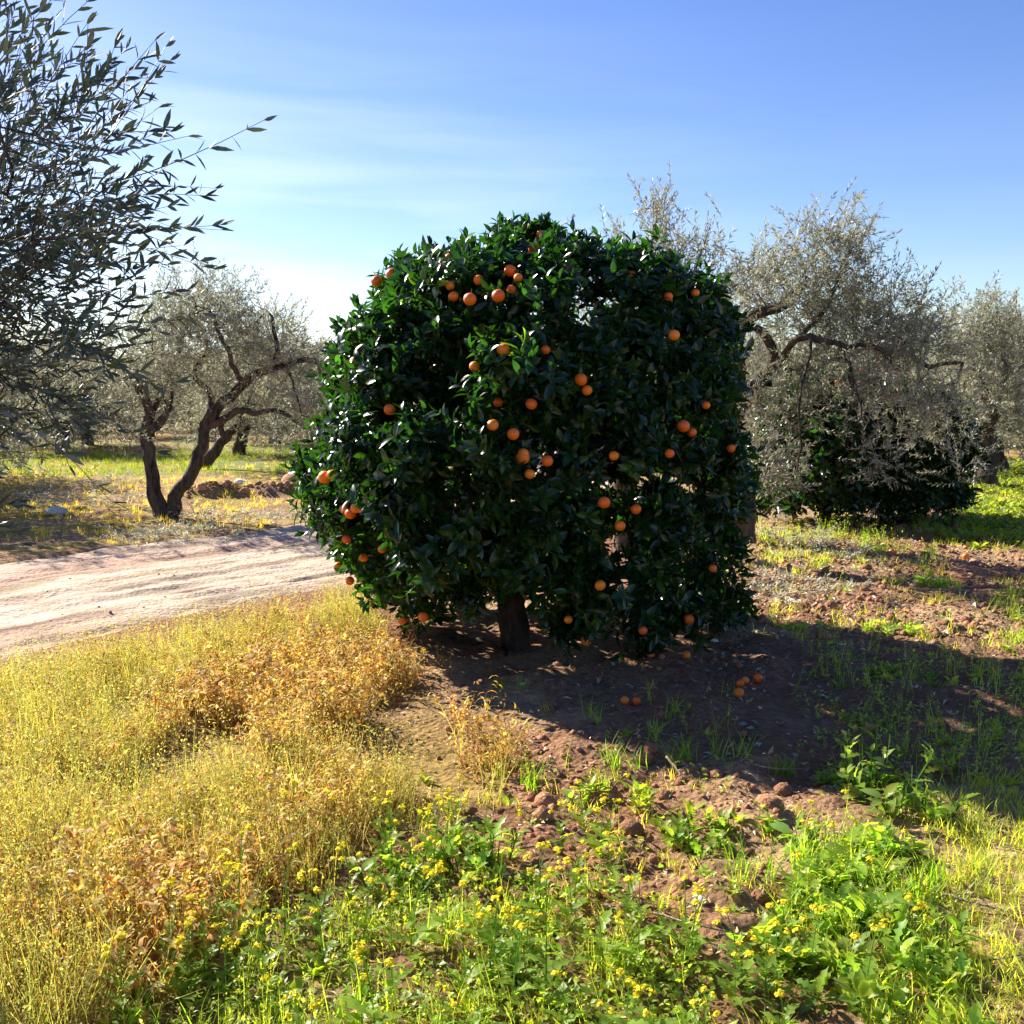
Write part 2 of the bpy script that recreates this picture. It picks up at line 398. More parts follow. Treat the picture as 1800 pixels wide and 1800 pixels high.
def tube(pts, r0, r1, sides=4, col=(.5, .5, .5), acc=None):
    pts = np.asarray(pts, float); n = len(pts); a = acc or Acc()
    T = norm(np.gradient(pts, axis=0)); ref = np.array([0.3, .8, .2]); X = norm(np.cross(T, ref)); Y = np.cross(T, X)
    ang = np.arange(sides) * 2 * math.pi / sides; rr = np.linspace(r0, r1, n)
    V = pts[:, None] + rr[:, None, None] * (X[:, None] * np.cos(ang)[None, :, None] + Y[:, None] * np.sin(ang)[None, :, None])
    i = np.arange(n * sides).reshape(n, sides); j = np.roll(i, -1, 1)
    Q = np.stack([i[:-1], j[:-1], j[1:], i[1:]], 2).reshape(-1, 4)
    a.add(V.reshape(-1, 3), Q, None, col); return a
def leafframe(az, tilt, twist=0.):
    """frame for a leaf that leaves a vertical stem: Y along the blade, Z its upper side"""
    d = np.array([math.sin(tilt) * math.cos(az), math.sin(tilt) * math.sin(az), math.cos(tilt)])
    nn = np.array([-math.cos(tilt) * math.cos(az), -math.cos(tilt) * math.sin(az), math.sin(tilt)])
    x = np.cross(d, nn); nn2 = nn * math.cos(twist) + x * math.sin(twist); x = np.cross(d, nn2)
    return np.stack([x, d, nn2], 1)
def shoot(rnd, n, length, leaf_t, ll, t0=.1, tilt=(.5, .9), pair=True, sway=.06, cvar=.2, stem=(.2, .18, .12), r=.0018, bend=0.):
    a = Acc(); bx, by = rnd.uniform(-sway, sway), rnd.uniform(-sway, sway)
    f = lambda t: np.array([bx * t * t + bend * t * t, by * t * t, t * length])
    tube([f(t) for t in np.linspace(0, 1, 5)], r, r * .4, 3, stem, a)
    az = rnd.uniform(0, 6.28)
    k = n // 2 if pair else n
    for i in range(k):
        t = t0 + (1 - t0) * (i + .5 * rnd.random()) / k
        az += (math.pi / 2 if pair else 2.4) + rnd.uniform(-.3, .3)
        for s in ((0, math.pi) if pair else (0,)):
            if rnd.random() < .08: continue
            ti = rnd.uniform(*tilt) * (1.1 - .35 * t)
            c = np.array([[1 + rnd.uniform(-cvar, cvar)] * 3]); c = c * (1, 1 + rnd.uniform(-.05, .05), 1)
            a.inst(leaf_t, f(t)[None], leafframe(az + s + rnd.uniform(-.25, .25), ti, rnd.uniform(-.7, .7))[None], ll * rnd.uniform(.7, 1.15), c)
    for q in range(2):
        a.inst(leaf_t, f(1)[None], leafframe(rnd.uniform(0, 6), rnd.uniform(.1, .4))[None], ll * .75, np.ones((1, 3)))
    return a.tpl()

# ------------------------------------------------------------------ wood
class Wood:
    def __init__(s): s.P = []; s.par = []; s.rmin = []; s.level = []
    def limb(s, pts, r0, r1, parent=-1, seg=.12, jit=.012, rnd=random):
        pts = np.asarray(pts, float); d = np.concatenate([[0], np.cumsum(np.linalg.norm(np.diff(pts, axis=0), axis=1))])
        if parent == -2: parent = s.nearest(pts[0]) 
        n = max(2, int(d[-1] / seg)); last = parent
        for i in range(0 if parent == -1 else 1, n + 1):
            t = d[-1] * i / n; p = np.array([np.interp(t, d, pts[:, k]) for k in range(3)])
            p = p + (np.array([rnd.gauss(0, jit) for _ in range(3)]) if i > 0 else 0)
            s.P.append(p); s.par.append(last); s.rmin.append(r0 + (r1 - r0) * i / n); last = len(s.P) - 1
        return last
    def nearest(s, p):
        return int(((np.array(s.P) - p) ** 2).sum(1).argmin())
    def grow(s, targets, rng, seg=.12, sag=.05, wig=.03, skip=0):
        P = np.zeros((len(s.P) + len(targets) * 14, 3)); n = len(s.P); P[:n] = s.P
        d0 = np.array([np.sqrt(((P[:n] - t) ** 2).sum(1)).min() for t in targets]); order = np.argsort(d0)
        for k in order:
            t = targets[k]; dv = t - P[skip:n]; dist = np.sqrt((dv ** 2).sum(1))
            cost = dist + .25 * np.maximum(0, P[skip:n, 2] - t[2])
            j = int(cost.argmin()) + skip; a = P[j].copy(); L_ = np.linalg.norm(t - a)
            m = min(12, max(1, int(L_ / seg)))
            side = rng.normal(0, wig, 3) * L_ * 2; last = j
            for q in range(1, m + 1):
                u = q / m; p = a + (t - a) * u + (side + np.array([0, 0, sag * L_])) * math.sin(math.pi * u)
                P[n] = p; s.P.append(p); s.par.append(last); s.rmin.append(0); last = n; n += 1
    def radii(s, tip=.002, e=2.2):
        n = len(s.P); acc = np.zeros(n); r = np.zeros(n)
        for i in range(n - 1, -1, -1):
            a = acc[i] if acc[i] > 0 else tip ** e
            r[i] = max(a ** (1 / e), s.rmin[i])
            if s.par[i] >= 0: acc[s.par[i]] += max(a, 0)
        s.r = r; return r
    def build(s, name, mat, parent, rmax=9, gnarl=.18, seed=1, col=(.5, .5, .5)):
        rnd = random.Random(seed)
        n = len(s.P); kids = [[] for _ in range(n)]
        for i, p in enumerate(s.par):
            if p >= 0: kids[p].append(i)
        a = Acc(); P = np.array(s.P); org = np.array(parent.location) if parent is not None else np.zeros(3)
        st = [([i], ) for i, p in enumerate(s.par) if p < 0]; st = [c[0] for c in st]
        while st:
            ch = st.pop()
            while kids[ch[-1]]:
                ks = sorted(kids[ch[-1]], key=lambda q: -s.r[q])
                for o in ks[1:]: st.append([ch[-1], o])
                ch.append(ks[0])
            if len(ch) < 2: continue
            pts = P[ch]; r = s.r[ch].copy()
            if s.par[ch[0]] >= 0 or len(ch) > 1 and ch[0] != ch[1]:
                if s.r[ch[0]] > s.r[ch[1]] * 1.02 and s.par[ch[0]] >= 0: r[0] = min(r[0], s.r[ch[1]] * 1.15)
            big = r.max(); sides = 12 if big > .05 else 7 if big > .018 else 4 if big > .006 else 3
            if len(pts) > 2 and big > .02:
                q = []; rr = []
                for i in range(len(pts) - 1):
                    q += [pts[i], (pts[i] + pts[i + 1]) / 2]; rr += [r[i], (r[i] + r[i + 1]) / 2]
                q.append(pts[-1]); rr.append(r[-1]); pts = np.array(q); r = np.array(rr)
            T = norm(np.gradient(pts, axis=0)); X = np.zeros_like(T); ref = np.array([.9, .3, .1])
            if abs(T[0] @ ref) > .9: ref = np.array([0, .2, 1.])
            x = norm(np.cross(T[0], ref))
            for i in range(len(T)):
                x = x - T[i] * (x @ T[i]); x = x / max(np.linalg.norm(x), 1e-6); X[i] = x
            Y = np.cross(T, X); ang = np.arange(sides) * 2 * math.pi / sides
            g = np.ones((len(pts), sides))
            if big > .02:
                ph = rnd.uniform(0, 50); ii = np.arange(len(pts))[:, None] * .45 + ph; aa = np.cos(ang)[None] * 1.6; bb = np.sin(ang)[None] * 1.6
                g = 1 + gnarl * 2 * (fbm(ii + aa, bb + ph + ii * .2, 2, 3) - .5) + gnarl * .8 * (vn(ii * .4 + aa * 2, bb * 2 + ph, 7) - .5)
            V = pts[:, None] + (r[:, None] * g)[:, :, None] * (X[:, None] * np.cos(ang)[None, :, None] + Y[:, None] * np.sin(ang)[None, :, None])
            i = np.arange(len(pts) * sides).reshape(len(pts), sides); j = np.roll(i, -1, 1)
            Q = np.stack([i[:-1], j[:-1], j[1:], i[1:]], 2).reshape(-1, 4)
            a.add(V.reshape(-1, 3) - org, Q, None, col)
        return a.build(name, mat, parent, smooth=True)

# ------------------------------------------------------------------ olives
OL = dict(stem=(.20, .17, .13))
rndt = random.Random(11)
OLEAF = leaf(3, .23, .25, .06, .85, (.12, .14, .09))
ODIA = diamond(.24, (.27, .275, .195))
SH_NEAR = [shoot(rndt, rndt.choice((16, 18, 22)), rndt.uniform(.26, .42), OLEAF, .056, .12, (.5, 1.1), True, .13, .3, OL['stem'], .002, rndt.uniform(-.12, .12)) for _ in range(8)]
SH_MID = [shoot(rndt, rndt.choice((14, 18)), rndt.uniform(.22, .34), ODIA, .062, .1, (.5, .95), True, .1, .3, OL['stem'], .0022) for _ in range(8)]
SH_FAR = [shoot(rndt, 10, .32, ODIA, .095, .05, (.5, 1.), True, .12, .3, OL['stem'], .003) for _ in range(6)]
def blobpts(rng, blobs, shell=.45):
    out = []; dr = []
    for c, r, n in blobs:
        c = np.array(c); r = np.array(r) * np.ones(3); d = norm(rng.normal(size=(n, 3)))
        k = (shell ** 3 + (1 - shell ** 3) * rng.random(n)) ** (1 / 3)
        out.append(c + d * r * k[:, None]); dr.append(d)
    return np.vstack(out), np.vstack(dr)
def foliage(name, shoots, P, D, rng, mat, parent, scale=(.8, 1.2), tint=None, smooth=True, tv=.2):
    a = Acc(); org = np.array(parent.location); k = rng.integers(0, len(shoots), len(P)); M = frames(D, rng.uniform(0, 6.28, len(P)))
    S = rng.uniform(*scale, len(P)); C = (1 + rng.uniform(-tv, tv, (len(P), 1))) * (1 + rng.uniform(-.04, .04, (len(P), 3)))
    if tint is not None: C = C * tint
    for i, s in enumerate(shoots):
        m = k == i; a.inst(s, P[m] - org, M[m], S[m], C[m])
    return a.build(name, mat, parent, smooth=smooth)
def olive(base, limbs, blobs, shoots, seed, label, group=None, up=.7, outw=.8, nsk=350, scale=(.8, 1.2), mat=None, trunkr=None, cut=None, tint=None, per=4, spread=.16, shell=.35, tip=.0035):
    rng = np.random.default_rng(seed); rnd = random.Random(seed)
    root = empty('olive_tree', base, label, 'tree', group)
    w = Wood()
    for k, (pts, r0, r1, par) in enumerate(limbs):
        w.limb(pts, r0, r1, -1 if par is None else -2, .12, .014 if r0 > .03 else .01, rnd)
    T, Dd = blobpts(rng, blobs, shell)
    if cut is not None: m = cut(T); T = T[m]; Dd = Dd[m]
    skip = 0
    zmin = base[2] + .5
    w.grow(T, rng, .13, .06, .05)
    w.radii(tip)
    w.build('trunk', M_obark, root, seed=seed)
    # shoots round every branch tip
    P = np.repeat(T, per, 0) + rng.normal(0, spread, (len(T) * per, 3)); D = np.repeat(Dd, per, 0)
    D = D * outw + np.array([0, 0, up]) + rng.normal(0, .55, D.shape)
    if cut is not None: m = cut(P); P = P[m]; D = D[m]
    P = P - norm(D) * .12
    foliage('crown', shoots, P, D, rng, mat or M_olive, root, scale, tint)
    return root

# left olive with the forked trunk
YL = 13.1
A = lambda x, y, dy=0.: at(x, y, YL + dy)
bl = gpt(292, 902)
olive(bl, [
    ([A(284, 905), A(272, 865), A(265, 815), A(256, 765), A(262, 735), A(255, 700), A(235, 660)], .10, .05, None),
    ([A(268, 765), A(283, 742), A(297, 715), A(302, 690, .2)], .07, .03, 1),
    ([A(300, 905), A(318, 862), A(345, 812), A(358, 775), A(368, 738), A(392, 708), A(425, 678), A(452, 655), A(480, 645), A(508, 645), A(532, 630), A(560, 636), A(582, 650)], .098, .03, None),
    ([A(366, 745), A(392, 735), A(418, 722), A(450, 726), A(482, 718), A(515, 735), A(540, 755)], .055, .02, 1),
    ([A(366, 742), A(372, 690, .3), A(345, 665, .4), A(340, 645, .4), A(365, 622, .4)], .05, .025, 1),
    ([A(480, 645), A(488, 610, -.2), A(480, 560, -.2)], .04, .02, 1),
    ([A(425, 678), A(410, 640, -.5), A(390, 590, -.5), A(365, 545, -.4)], .04, .018, 1),
    ([A(262, 735), A(300, 660, .5), A(320, 600, .6), A(340, 540, .6)], .05, .018, 1),
    ([A(505, 645), A(520, 690, -.3), A(530, 730, -.3)], .02, .008, 1),
], [
    (A(365, 560), (.75, .9, .42), 90), (A(350, 525), (.35, .4, .30), 26), (A(450, 590), (.7, .9, .38), 70),
    (A(300, 610), (.6, .9, .42), 55), (A(235, 640), (.65, .9, .40), 50), (A(500, 620), (.5, .6, .35), 36), (A(545, 660), (.33, .5, .45), 26),
    (A(540, 740), (.22, .4, .35), 12), (A(330, 690), (.45, .8, .25), 20), (A(440, 680), (.5, .8, .25), 16), (A(210, 720), (.4, .7, .5), 22), (A(480, 760), (.35, .5, .25), 8),
], SH_MID, 21, 'gnarled olive with a forked dark trunk beyond the dirt track', up=.5, per=4, spread=.15, shell=.2)

# right olive, its limbs arching over the dark citrus
YR = 11.0
A = lambda x, y, dy=0.: at(x, y, YR + dy)
br = gpt(1300, 925); br = np.array([at(1305, 900, YR)[0], YR, 0.0])
olive(br, [
    ([np.array([br[0], YR, -.05]), A(1300, 860), A(1290, 790), A(1292, 740), A(1300, 700), A(1296, 640), A(1290, 600), A(1308, 568), A(1340, 547), A(1378, 540), A(1392, 518, .2), A(1420, 490, .3)], .17, .03, None),
    ([A(1296, 705), A(1330, 686), A(1345, 660), A(1362, 632), A(1358, 600), A(1330, 572), A(1312, 566)], .10, .03, 1),
    ([A(1330, 688), A(1344, 670, -.1), A(1333, 725, -.2)], .055, .035, 1),
    ([A(1345, 660), A(1395, 600, -.4), A(1430, 590, -.5), A(1480, 612, -.6), A(1510, 604, -.6), A(1545, 612, -.6), A(1568, 630, -.6)], .045, .018, 1),
    ([A(1392, 600, -.4), A(1440, 560, -.2), A(1470, 500, 0), A(1490, 440, 0)], .035, .012, 1),
    ([A(1345, 660), A(1450, 640, .5), A(1560, 600, .7), A(1610, 560, .8)], .045, .012, 1),
    ([A(1480, 612, -.6), A(1510, 690, -1.0), A(1515, 740, -1.1), A(1520, 800, -1.1)], .018, .008, 1),
    ([A(1430, 590, -.5), A(1405, 700, -.9), A(1408, 760, -1.0), A(1400, 830, -1.0)], .02, .008, 1),
    ([A(1560, 600, .7), A(1640, 650, .2), A(1662, 636, .1), A(1692, 640, .1)], .03, .02, 1),
], [
    (A(1470, 455), (.36, .5, .40), 34), (A(1500, 405), (.12, .2, .22), 9), (A(1415, 440), (.2, .3, .3), 14), (A(1320, 490), (.4, .5, .35), 34), (A(1400, 520), (.6, .8, .35), 60),
    (A(1500, 540), (.55, .8, .40), 70), (A(1570, 560), (.45, .7, .40), 50), (A(1600, 610), (.4, .6, .3), 30), (A(1480, 610), (.7, .8, .3), 60), (A(1620, 560), (.22, .3, .28), 12),
    (A(1390, 690, -.3), (.35, .35, .35), 20), (A(1500, 680, -.5), (.6, .3, .25), 30), (A(1600, 690, -.1), (.45, .4, .3), 24), (A(1670, 720, .3), (.25, .4, .4), 18),
    (A(1385, 770, -.5), (.16, .25, .28), 7), (A(1530, 800, -.9), (.22, .2, .3), 10), (A(1690, 800, .3), (.16, .3, .3), 9), (A(1330, 770, .3), (.2, .4, .5), 8), (A(1360, 840, -.3), (.15, .3, .15), 8), (A(1335, 730, -.5), (.22, .2, .45), 26), (A(1345, 830, -.3), (.14, .2, .25), 10), (A(1620, 740, -.5), (.3, .25, .35), 14),
], SH_MID, 33, 'big olive with a limb arching above the dark citrus tree behind on the right', up=.55, per=4, spread=.13, shell=.2)

# olive whose tips stand above the orange tree
YB = 10.3
A = lambda x, y, dy=0.: at(x, y, YB + dy)
bb = np.array([at(1110, 900, YB)[0], YB, 0.0])
olive(bb, [([bb - [0, 0, .05], A(1100, 850), A(1120, 750), A(1090, 640), A(1060, 560), A(1010, 470)], .15, .02, None),
           ([A(1120, 750), A(1150, 620), A(1145, 500), A(1150, 400)], .08, .012, 1),
           ([A(1150, 620), A(1200, 520), A(1235, 440)], .05, .01, 1)],
      [(A(985, 440), (.14, .25, .26), 9), (A(1150, 410), (.16, .25, .28), 11), (A(1150, 355), (.07, .12, .14), 4), (A(1110, 460), (.25, .4, .22), 12), (A(1190, 460), (.30, .4, .18), 12), (A(1235, 425), (.1, .2, .12), 5),
       (A(1230, 500), (.35, .5, .25), 22), (A(1060, 560), (.7, .8, .5), 50), (A(1180, 620), (.7, .8, .5), 50)],
      SH_MID, 45, 'olive whose wispy tops rise behind the crown of the orange tree', up=1.0, outw=.5, per=4, spread=.12, shell=.1)

# olive at the right edge
YQ = 17.0
A = lambda x, y, dy=0.: at(x, y, YQ + dy)
bq = np.array([at(1740, 800, YQ)[0], YQ, 0.0])
olive(bq, [([bq - [0, 0, .05], A(1735, 770), A(1745, 720), A(1720, 660), A(1700, 620)], .16, .03, None),
           ([A(1745, 720), A(1770, 650), A(1760, 590)], .08, .02, 1)],
      [(A(1735, 590), (.45, .6, .4), 40), (A(1735, 555), (.2, .3, .2), 10), (A(1690, 610), (.45, .6, .4), 36), (A(1790, 610), (.6, .8, .5), 50), (A(1720, 690), (.8, .9, .6), 70), (A(1800, 700), (.7, .9, .7), 60), (A(1690, 740), (.5, .7, .4), 30)],
      SH_MID, 57, 'pale olive at the right edge behind the patch of leafy weeds', up=.6, per=4, spread=.18, shell=.1, scale=(1.0, 1.5))

# olive with the leaning trunk, second row on the left
pl = gpt(352, 826); YS = pl[1]
A = lambda x, y, dy=0.: at(x, y, YS + dy)
olive(pl, [([A(352, 828), A(372, 800), A(395, 772), A(420, 745), A(440, 700)], .15, .03, None), ([A(395, 772), A(380, 730), A(400, 680)], .07, .02, 1)],
      [(A(440, 690), (1.1, 1.2, .55), 90), (A(500, 720), (.9, 1., .6), 60), (A(380, 680), (.9, 1., .5), 50), (A(440, 640), (.7, .9, .4), 40)],
      SH_FAR, 63, 'olive on a leaning trunk in the second row behind the forked olive', up=.5, per=4, spread=.25, shell=.1, scale=(.8, 1.2))

# near olive on the left: its trunk stands outside the photo
NEARP = [(-3000, -900), (60, -900), (90, -150), (125, 0), (120, 45), (150, 60), (215, 90), (260, 105), (305, 115), (270, 165), (260, 215), (330, 245), (375, 272), (350, 310), (320, 345), (345, 385), (300, 420), (262, 460), (295, 505), (270, 545), (235, 590), (280, 640), (250, 690), (220, 740), (120, 790), (90, 830), (50, 870), (40, 900), (-60, 930), (-3000, 1100)]
def cutn(P):
    q = project(P); return inpoly(q, NEARP) | ((q[:, 0] < 0) & (q[:, 1] < 930)) | (P[:, 1] < .4)
rngn = np.random.default_rng(77)
bn = np.array([-2.75, 3.3, 0.0])
rn = empty('olive_tree', bn, 'near olive with dark narrow leaves reaching in from the upper left', 'tree')
w = Wood(); rnn = random.Random(5)
w.limb([bn - [0, 0, .05], bn + [.05, 0, .5], bn + [-.05, .05, .95], bn + [.1, .05, 1.3]], .15, .10, -1, .1, .02, rnn)
for e, m_ in (((-1.0, 3.2, 2.35), (-1.9, 3.2, 2.1)), ((-1.15, 3.0, 2.0), (-1.9, 3.1, 1.9)), ((-1.2, 3.5, 1.7), (-1.9, 3.4, 1.65)), ((-1.55, 2.9, 2.9), (-2.2, 3.1, 2.3)),
             ((-3.3, 3.4, 2.9), (-3.0, 3.4, 2.2)), ((-2.4, 4.2, 2.6), (-2.5, 3.7, 2.1)), ((-2.7, 2.5, 2.5), (-2.75, 2.9, 2.1))):
    w.limb([bn + [.1, .05, 1.3], np.array(m_) * .6 + (bn + [.1, .05, 1.3]) * .4, np.array(m_)], .03, .009, -2, .12, .012, rnn)
n_ = 5200
c_ = np.array([-2.0, 3.6, 2.05]); d_ = norm(rngn.normal(size=(n_, 3))); k_ = rngn.random(n_) ** (1 / 2.4)
P_ = c_ + d_ * np.array([1.35, .85, 1.15]) * k_[:, None]
q_ = project(P_); keep = cutn(P_)
# thinner towards the top, dense between 330 and 800 px down
pr = np.interp(q_[:, 1], [-400, 60, 200, 330, 450, 700, 800, 900], [.20, .24, .36, .52, .85, 1.2, .9, .35]); pr = pr * np.interp(q_[:, 0], [-200, 160, 240, 330], [1, 1, 1, .9])
keep &= rngn.random(n_) < pr * .58
keep &= ~((P_[:, 1] - .99 * P_[:, 2] > 1.85) & (P_[:, 0] + 1.18 * P_[:, 2] > -1.7))     # crown cut away where its shadow would darken the foreground
lim = np.interp(q_[:, 1], [0, 100, 200, 300, 420, 520, 600, 700, 800], [70, 130, 170, 210, 240, 235, 215, 215, 120]); keep &= q_[:, 0] < lim + rngn.normal(0, 22, n_)
P_ = P_[keep]
D_ = norm(P_ - np.array([-2.5, 3.4, 1.5])) * .9 + np.array([.55, 0, .25]) + rngn.normal(0, .5, P_.shape)
D_[:, 2] += np.interp(P_[:, 2], [1.4, 1.9, 2.3, 2.7], [-1.0, -.45, 0, .5])
D_ = norm(D_); S_ = P_ - D_ * .30
TIPS = [(122, 2, -55, 75), (90, 10, -20, 80), (150, 60, -75, 65), (228, 78, -75, 70), (250, 70, -60, 95), (318, 112, -110, 45), (285, 165, -95, 60), (280, 210, -95, 50), (350, 245, -105, 20), (383, 278, -110, 25), (345, 308, -105, 15), (330, 365, -100, 25), (365, 395, -105, 10), (320, 420, -100, 25),
        (298, 515, -85, 55), (270, 540, -90, 50), (250, 600, -85, 20), (255, 640, -70, -25), (235, 700, -90, -10), (60, 862, -90, 0), (65, 890, -90, 15), (15, 950, -80, -5), (30, 72, -30, 60), (200, 150, -80, 50), (240, 230, -90, 30), (290, 340, -100, 10), (180, 60, -60, 90), (210, 250, -80, 30), (130, 790, -70, -40), (180, 760, -80, -20)]
tp = []; tdv = []
for k in range(len(TIPS)):
    for rp_ in range(3 if 2 < k < 22 else 2):
        px, py, dx, dy = TIPS[k]; Yt = rngn.uniform(2.7, 3.2); jx, jy = (0, 0) if rp_ == 0 else rngn.normal(0, 22, 2)
        e1 = at(px + jx - (rp_ > 0) * 25, py + jy, Yt); e0 = at(px + jx + dx - (rp_ > 0) * 25, py + jy + dy, Yt + rngn.uniform(-.08, .12)); dd = norm(e1 - e0); tp.append(e1 - dd * .36); tdv.append(dd)
S_ = np.vstack([S_, tp]); D_ = np.vstack([D_, tdv])

w.grow(S_, rngn, .12, .03, .05); w.radii(.0024, 2.6); w.build('trunk', M_obark, rn, seed=4)
foliage('crown', SH_NEAR, S_, D_, rngn, M_olive_near, rn, (.75, 1.15), np.array([.55, .66, .74]), tv=.3)
# the low twig at the left edge
# rows of olives beyond
def far_olive(seed, label, group):
    rng = np.random.default_rng(seed); b = np.zeros(3)
    lean = rng.uniform(-.4, .4)
    limbs = [([(0, 0, -.05), (lean * .3, 0, .5), (lean, .1, 1.0), (lean + .7, 0, 1.7), (lean + 1.2, .2, 2.1)], .2, .04, None),
             ([(lean, .1, 1.0), (lean - .8, .2, 1.7), (lean - 1.2, 0, 2.2)], .1, .03, 1), ([(lean, .1, 1.0), (lean, -.6, 1.8)], .09, .03, 1)]
    blobs = [((lean + rng.uniform(-1.3, 1.3), rng.uniform(-1.2, 1.2), rng.uniform(1.3, 2.5)), rng.uniform(.6, 1.0), 40) for _ in range(9)]
    blobs += [((lean + math.cos(q * .9) * 1.5, math.sin(q * .9) * 1.5, rng.uniform(.75, 1.3)), (.7, .7, .55), 26) for q in range(7)]
    blobs += [((lean, 0, 2.0), (1.6, 1.5, .9), 110), ((lean + rng.uniform(-.5, .5), 0, 3.0), (.4, .4, .5), 20)]
    return olive(b, limbs, blobs, SH_FAR, seed, label, group, up=.5, per=3, spread=.25, shell=.2, scale=(.9, 1.5), tip=.006)
GR = 'olive trees in the rows behind'
protos = [far_olive(100 + i, 'olive in the far rows of the grove behind', GR) for i in range(3)]
rf = random.Random(9); spots = []
for r_, Y0 in enumerate([26, 31, 36, 42, 49, 57, 67, 80, 98]):
    X0 = -Y0 * .62
    sp = 4.9 if Y0 < 60 else 6
    x = X0 + (2.1 if r_ % 2 else 0)
    while x < Y0 * .62:
        spots.append((x + rf.uniform(-.6, .6), Y0 + rf.uniform(-.8, .8))); x += sp
spots += [(-10.3, 18.2), (9.6, 20.2), (-8.3, 14.2)]
used = 0
for i, (x, y) in enumerate(spots):
    k = i % 3
    o = protos[k] if i < 3 else copy_tree(protos[k])
    o.location = (x, y, float(gz([x], [y])[0])); o.rotation_euler = (0, 0, rf.uniform(0, 6.28)); s_ = rf.uniform(.85, 1.1); o.scale = (s_, s_, s_)
    if i >= len(spots) - 3:
        o['label'] = ['olive at the left edge behind the hanging near branches', 'olive on the right behind the pale edge olive', 'bushy olive left of the forked trunk beyond the track'][i - len(spots) + 3]
        del o['group']

# ------------------------------------------------------------------ citrus
CLEAF = leaf(4, .44, .35, .30, 0.95, (.015, .044, .010))
rc = random.Random(3)
SH_C = [shoot(rc, rc.choice((8, 9, 11)), rc.uniform(.12, .21), CLEAF, .086, .25, (.9, 1.5), False, .04, .35, (.05, .09, .03), .0025, .03) for _ in range(10)]
SH_C2 = [shoot(rc, 8, .2, leaf(2, .45, .3, .25, 0.95, (.015, .042, .010)), .11, .2, (.9, 1.5), False, .04, .35, (.05, .09, .03), .003) for _ in range(5)]
YC = 6.75
PROF = [(385, 868, 965), (400, 840, 975), (430, 765, 1075), (455, 662, 1140), (480, 648, 1215), (520, 615, 1250), (560, 600, 1278), (610, 585, 1290), (650, 588, 1296), (700, 572, 1298), (740, 556, 1300),
        (790, 532, 1318), (840, 535, 1335), (890, 545, 1312), (940, 558, 1296), (985, 580, 1322), (1030, 625, 1330), (1070, 690, 1330), (1110, 720, 1318), (1135, 900, 1290)]
PROF = [(y + max(0, 34 - max(0, y - 400) * .2), l + max(0, (640 - y) * .16), r + (14 if 440 < y < 640 else 0)) for y, l, r in PROF]
zz = np.array([at(900, p[0], YC)[2] for p in PROF]); xl = np.array([at(p[1], p[0], YC)[0] for p in PROF]); xr = np.array([at(p[2], p[0], YC)[0] for p in PROF])
o_ = np.argsort(zz); zz, xl, xr = zz[o_], xl[o_], xr[o_]
def crownR(th, z):                       # distance of the crown surface from its axis
    l = np.interp(z, zz, xl); r = np.interp(z, zz, xr); cx = (l + r) / 2; hw = (r - l) / 2
    lump = 1 + .30 * (vn(th * 2.4 + 9, z * 2.8, 5) - .5) * np.abs(np.sin(th)) + .22 * (vn(th * 5, z * 5, 6) - .5)
    dep = 1.0 - .10 * np.abs(np.sin(th))
    return cx, hw * lump * dep
SIL = [(868, 388), (850, 425), (775, 415), (755, 455), (660, 452), (640, 505), (595, 555), (588, 600), (578, 650), (592, 690), (555, 735), (528, 790), (530, 850), (560, 875), (535, 905), (560, 970), (610, 1035), (665, 1045), (700, 1085), (770, 1090), (850, 1080),
       (885, 1040), (940, 1050), (955, 1115), (1000, 1140), (1090, 1120), (1160, 1135), (1210, 1090), (1250, 1085), (1270, 1115), (1320, 1110), (1332, 1040), (1310, 985), (1300, 920), (1335, 860), (1322, 790), (1298, 700), (1300, 610), (1292, 530), (1262, 470), (1150, 440), (1070, 425), (1015, 432), (975, 395), (930, 384)]
SIL = [(x + (28 if x < 700 and y < 620 else 0), y + (26 if y < 520 else 0)) for x, y in SIL]
def citrus_pts(rng, n, kmin=.72, pw=1.):
    z = rng.uniform(zz[0], zz[-1], n * 4); th = rng.uniform(0, 2 * math.pi, n * 4)
    cx, rr = crownR(th, z)
    keep = rng.random(n * 4) < (rr / 1.6) ** 1 + .15
    # bottom is open between the hanging branches
    op = np.interp(z, [0, .35, .6, .9, 1.1], [.28, .36, .50, .85, 1.0]); keep &= rng.random(n * 4) < op
    z, th, cx, rr = [q[keep][:n] for q in (z, th, cx, rr)]
    k = kmin + (1 - kmin) * rng.random(len(z)) ** pw
    x = cx + np.cos(th) * rr * k; y = YC + np.sin(th) * rr * k * .95
    P = np.stack([x, y, z], 1)
    q = project(P); fr = np.where(y < YC, 1, 0)      # the near side ends higher, clear of the trunk
    ok = inpoly(q, SIL) | ((fr == 0) & (z > .5) & (z < 2.45)); P = P[ok]; x = x[ok]; z = z[ok]; th = th[ok]
    gzr = np.interp(z + .05, zz, xr - xl) - np.interp(z - .05, zz, xr - xl)
    D = np.stack([np.cos(th), np.sin(th), np.clip(-gzr * 3, -.3, 1.6)], 1)
    return P, norm(D)
rngc = np.random.default_rng(5)
bc = gpt(905, 1142); bc[2] = float(gz([bc[0]], [bc[1]])[0])
oc = empty('orange_tree', bc, 'broad orange tree full of ripe fruit standing in the middle of the clearing', 'tree')
w = Wood(); rcc = random.Random(8)
fork = bc + [.02, .05, .55]
w.limb([bc - [0, 0, .06], bc + [-.02, .02, .25], fork], .10, .075, -1, .08, .008, rcc)
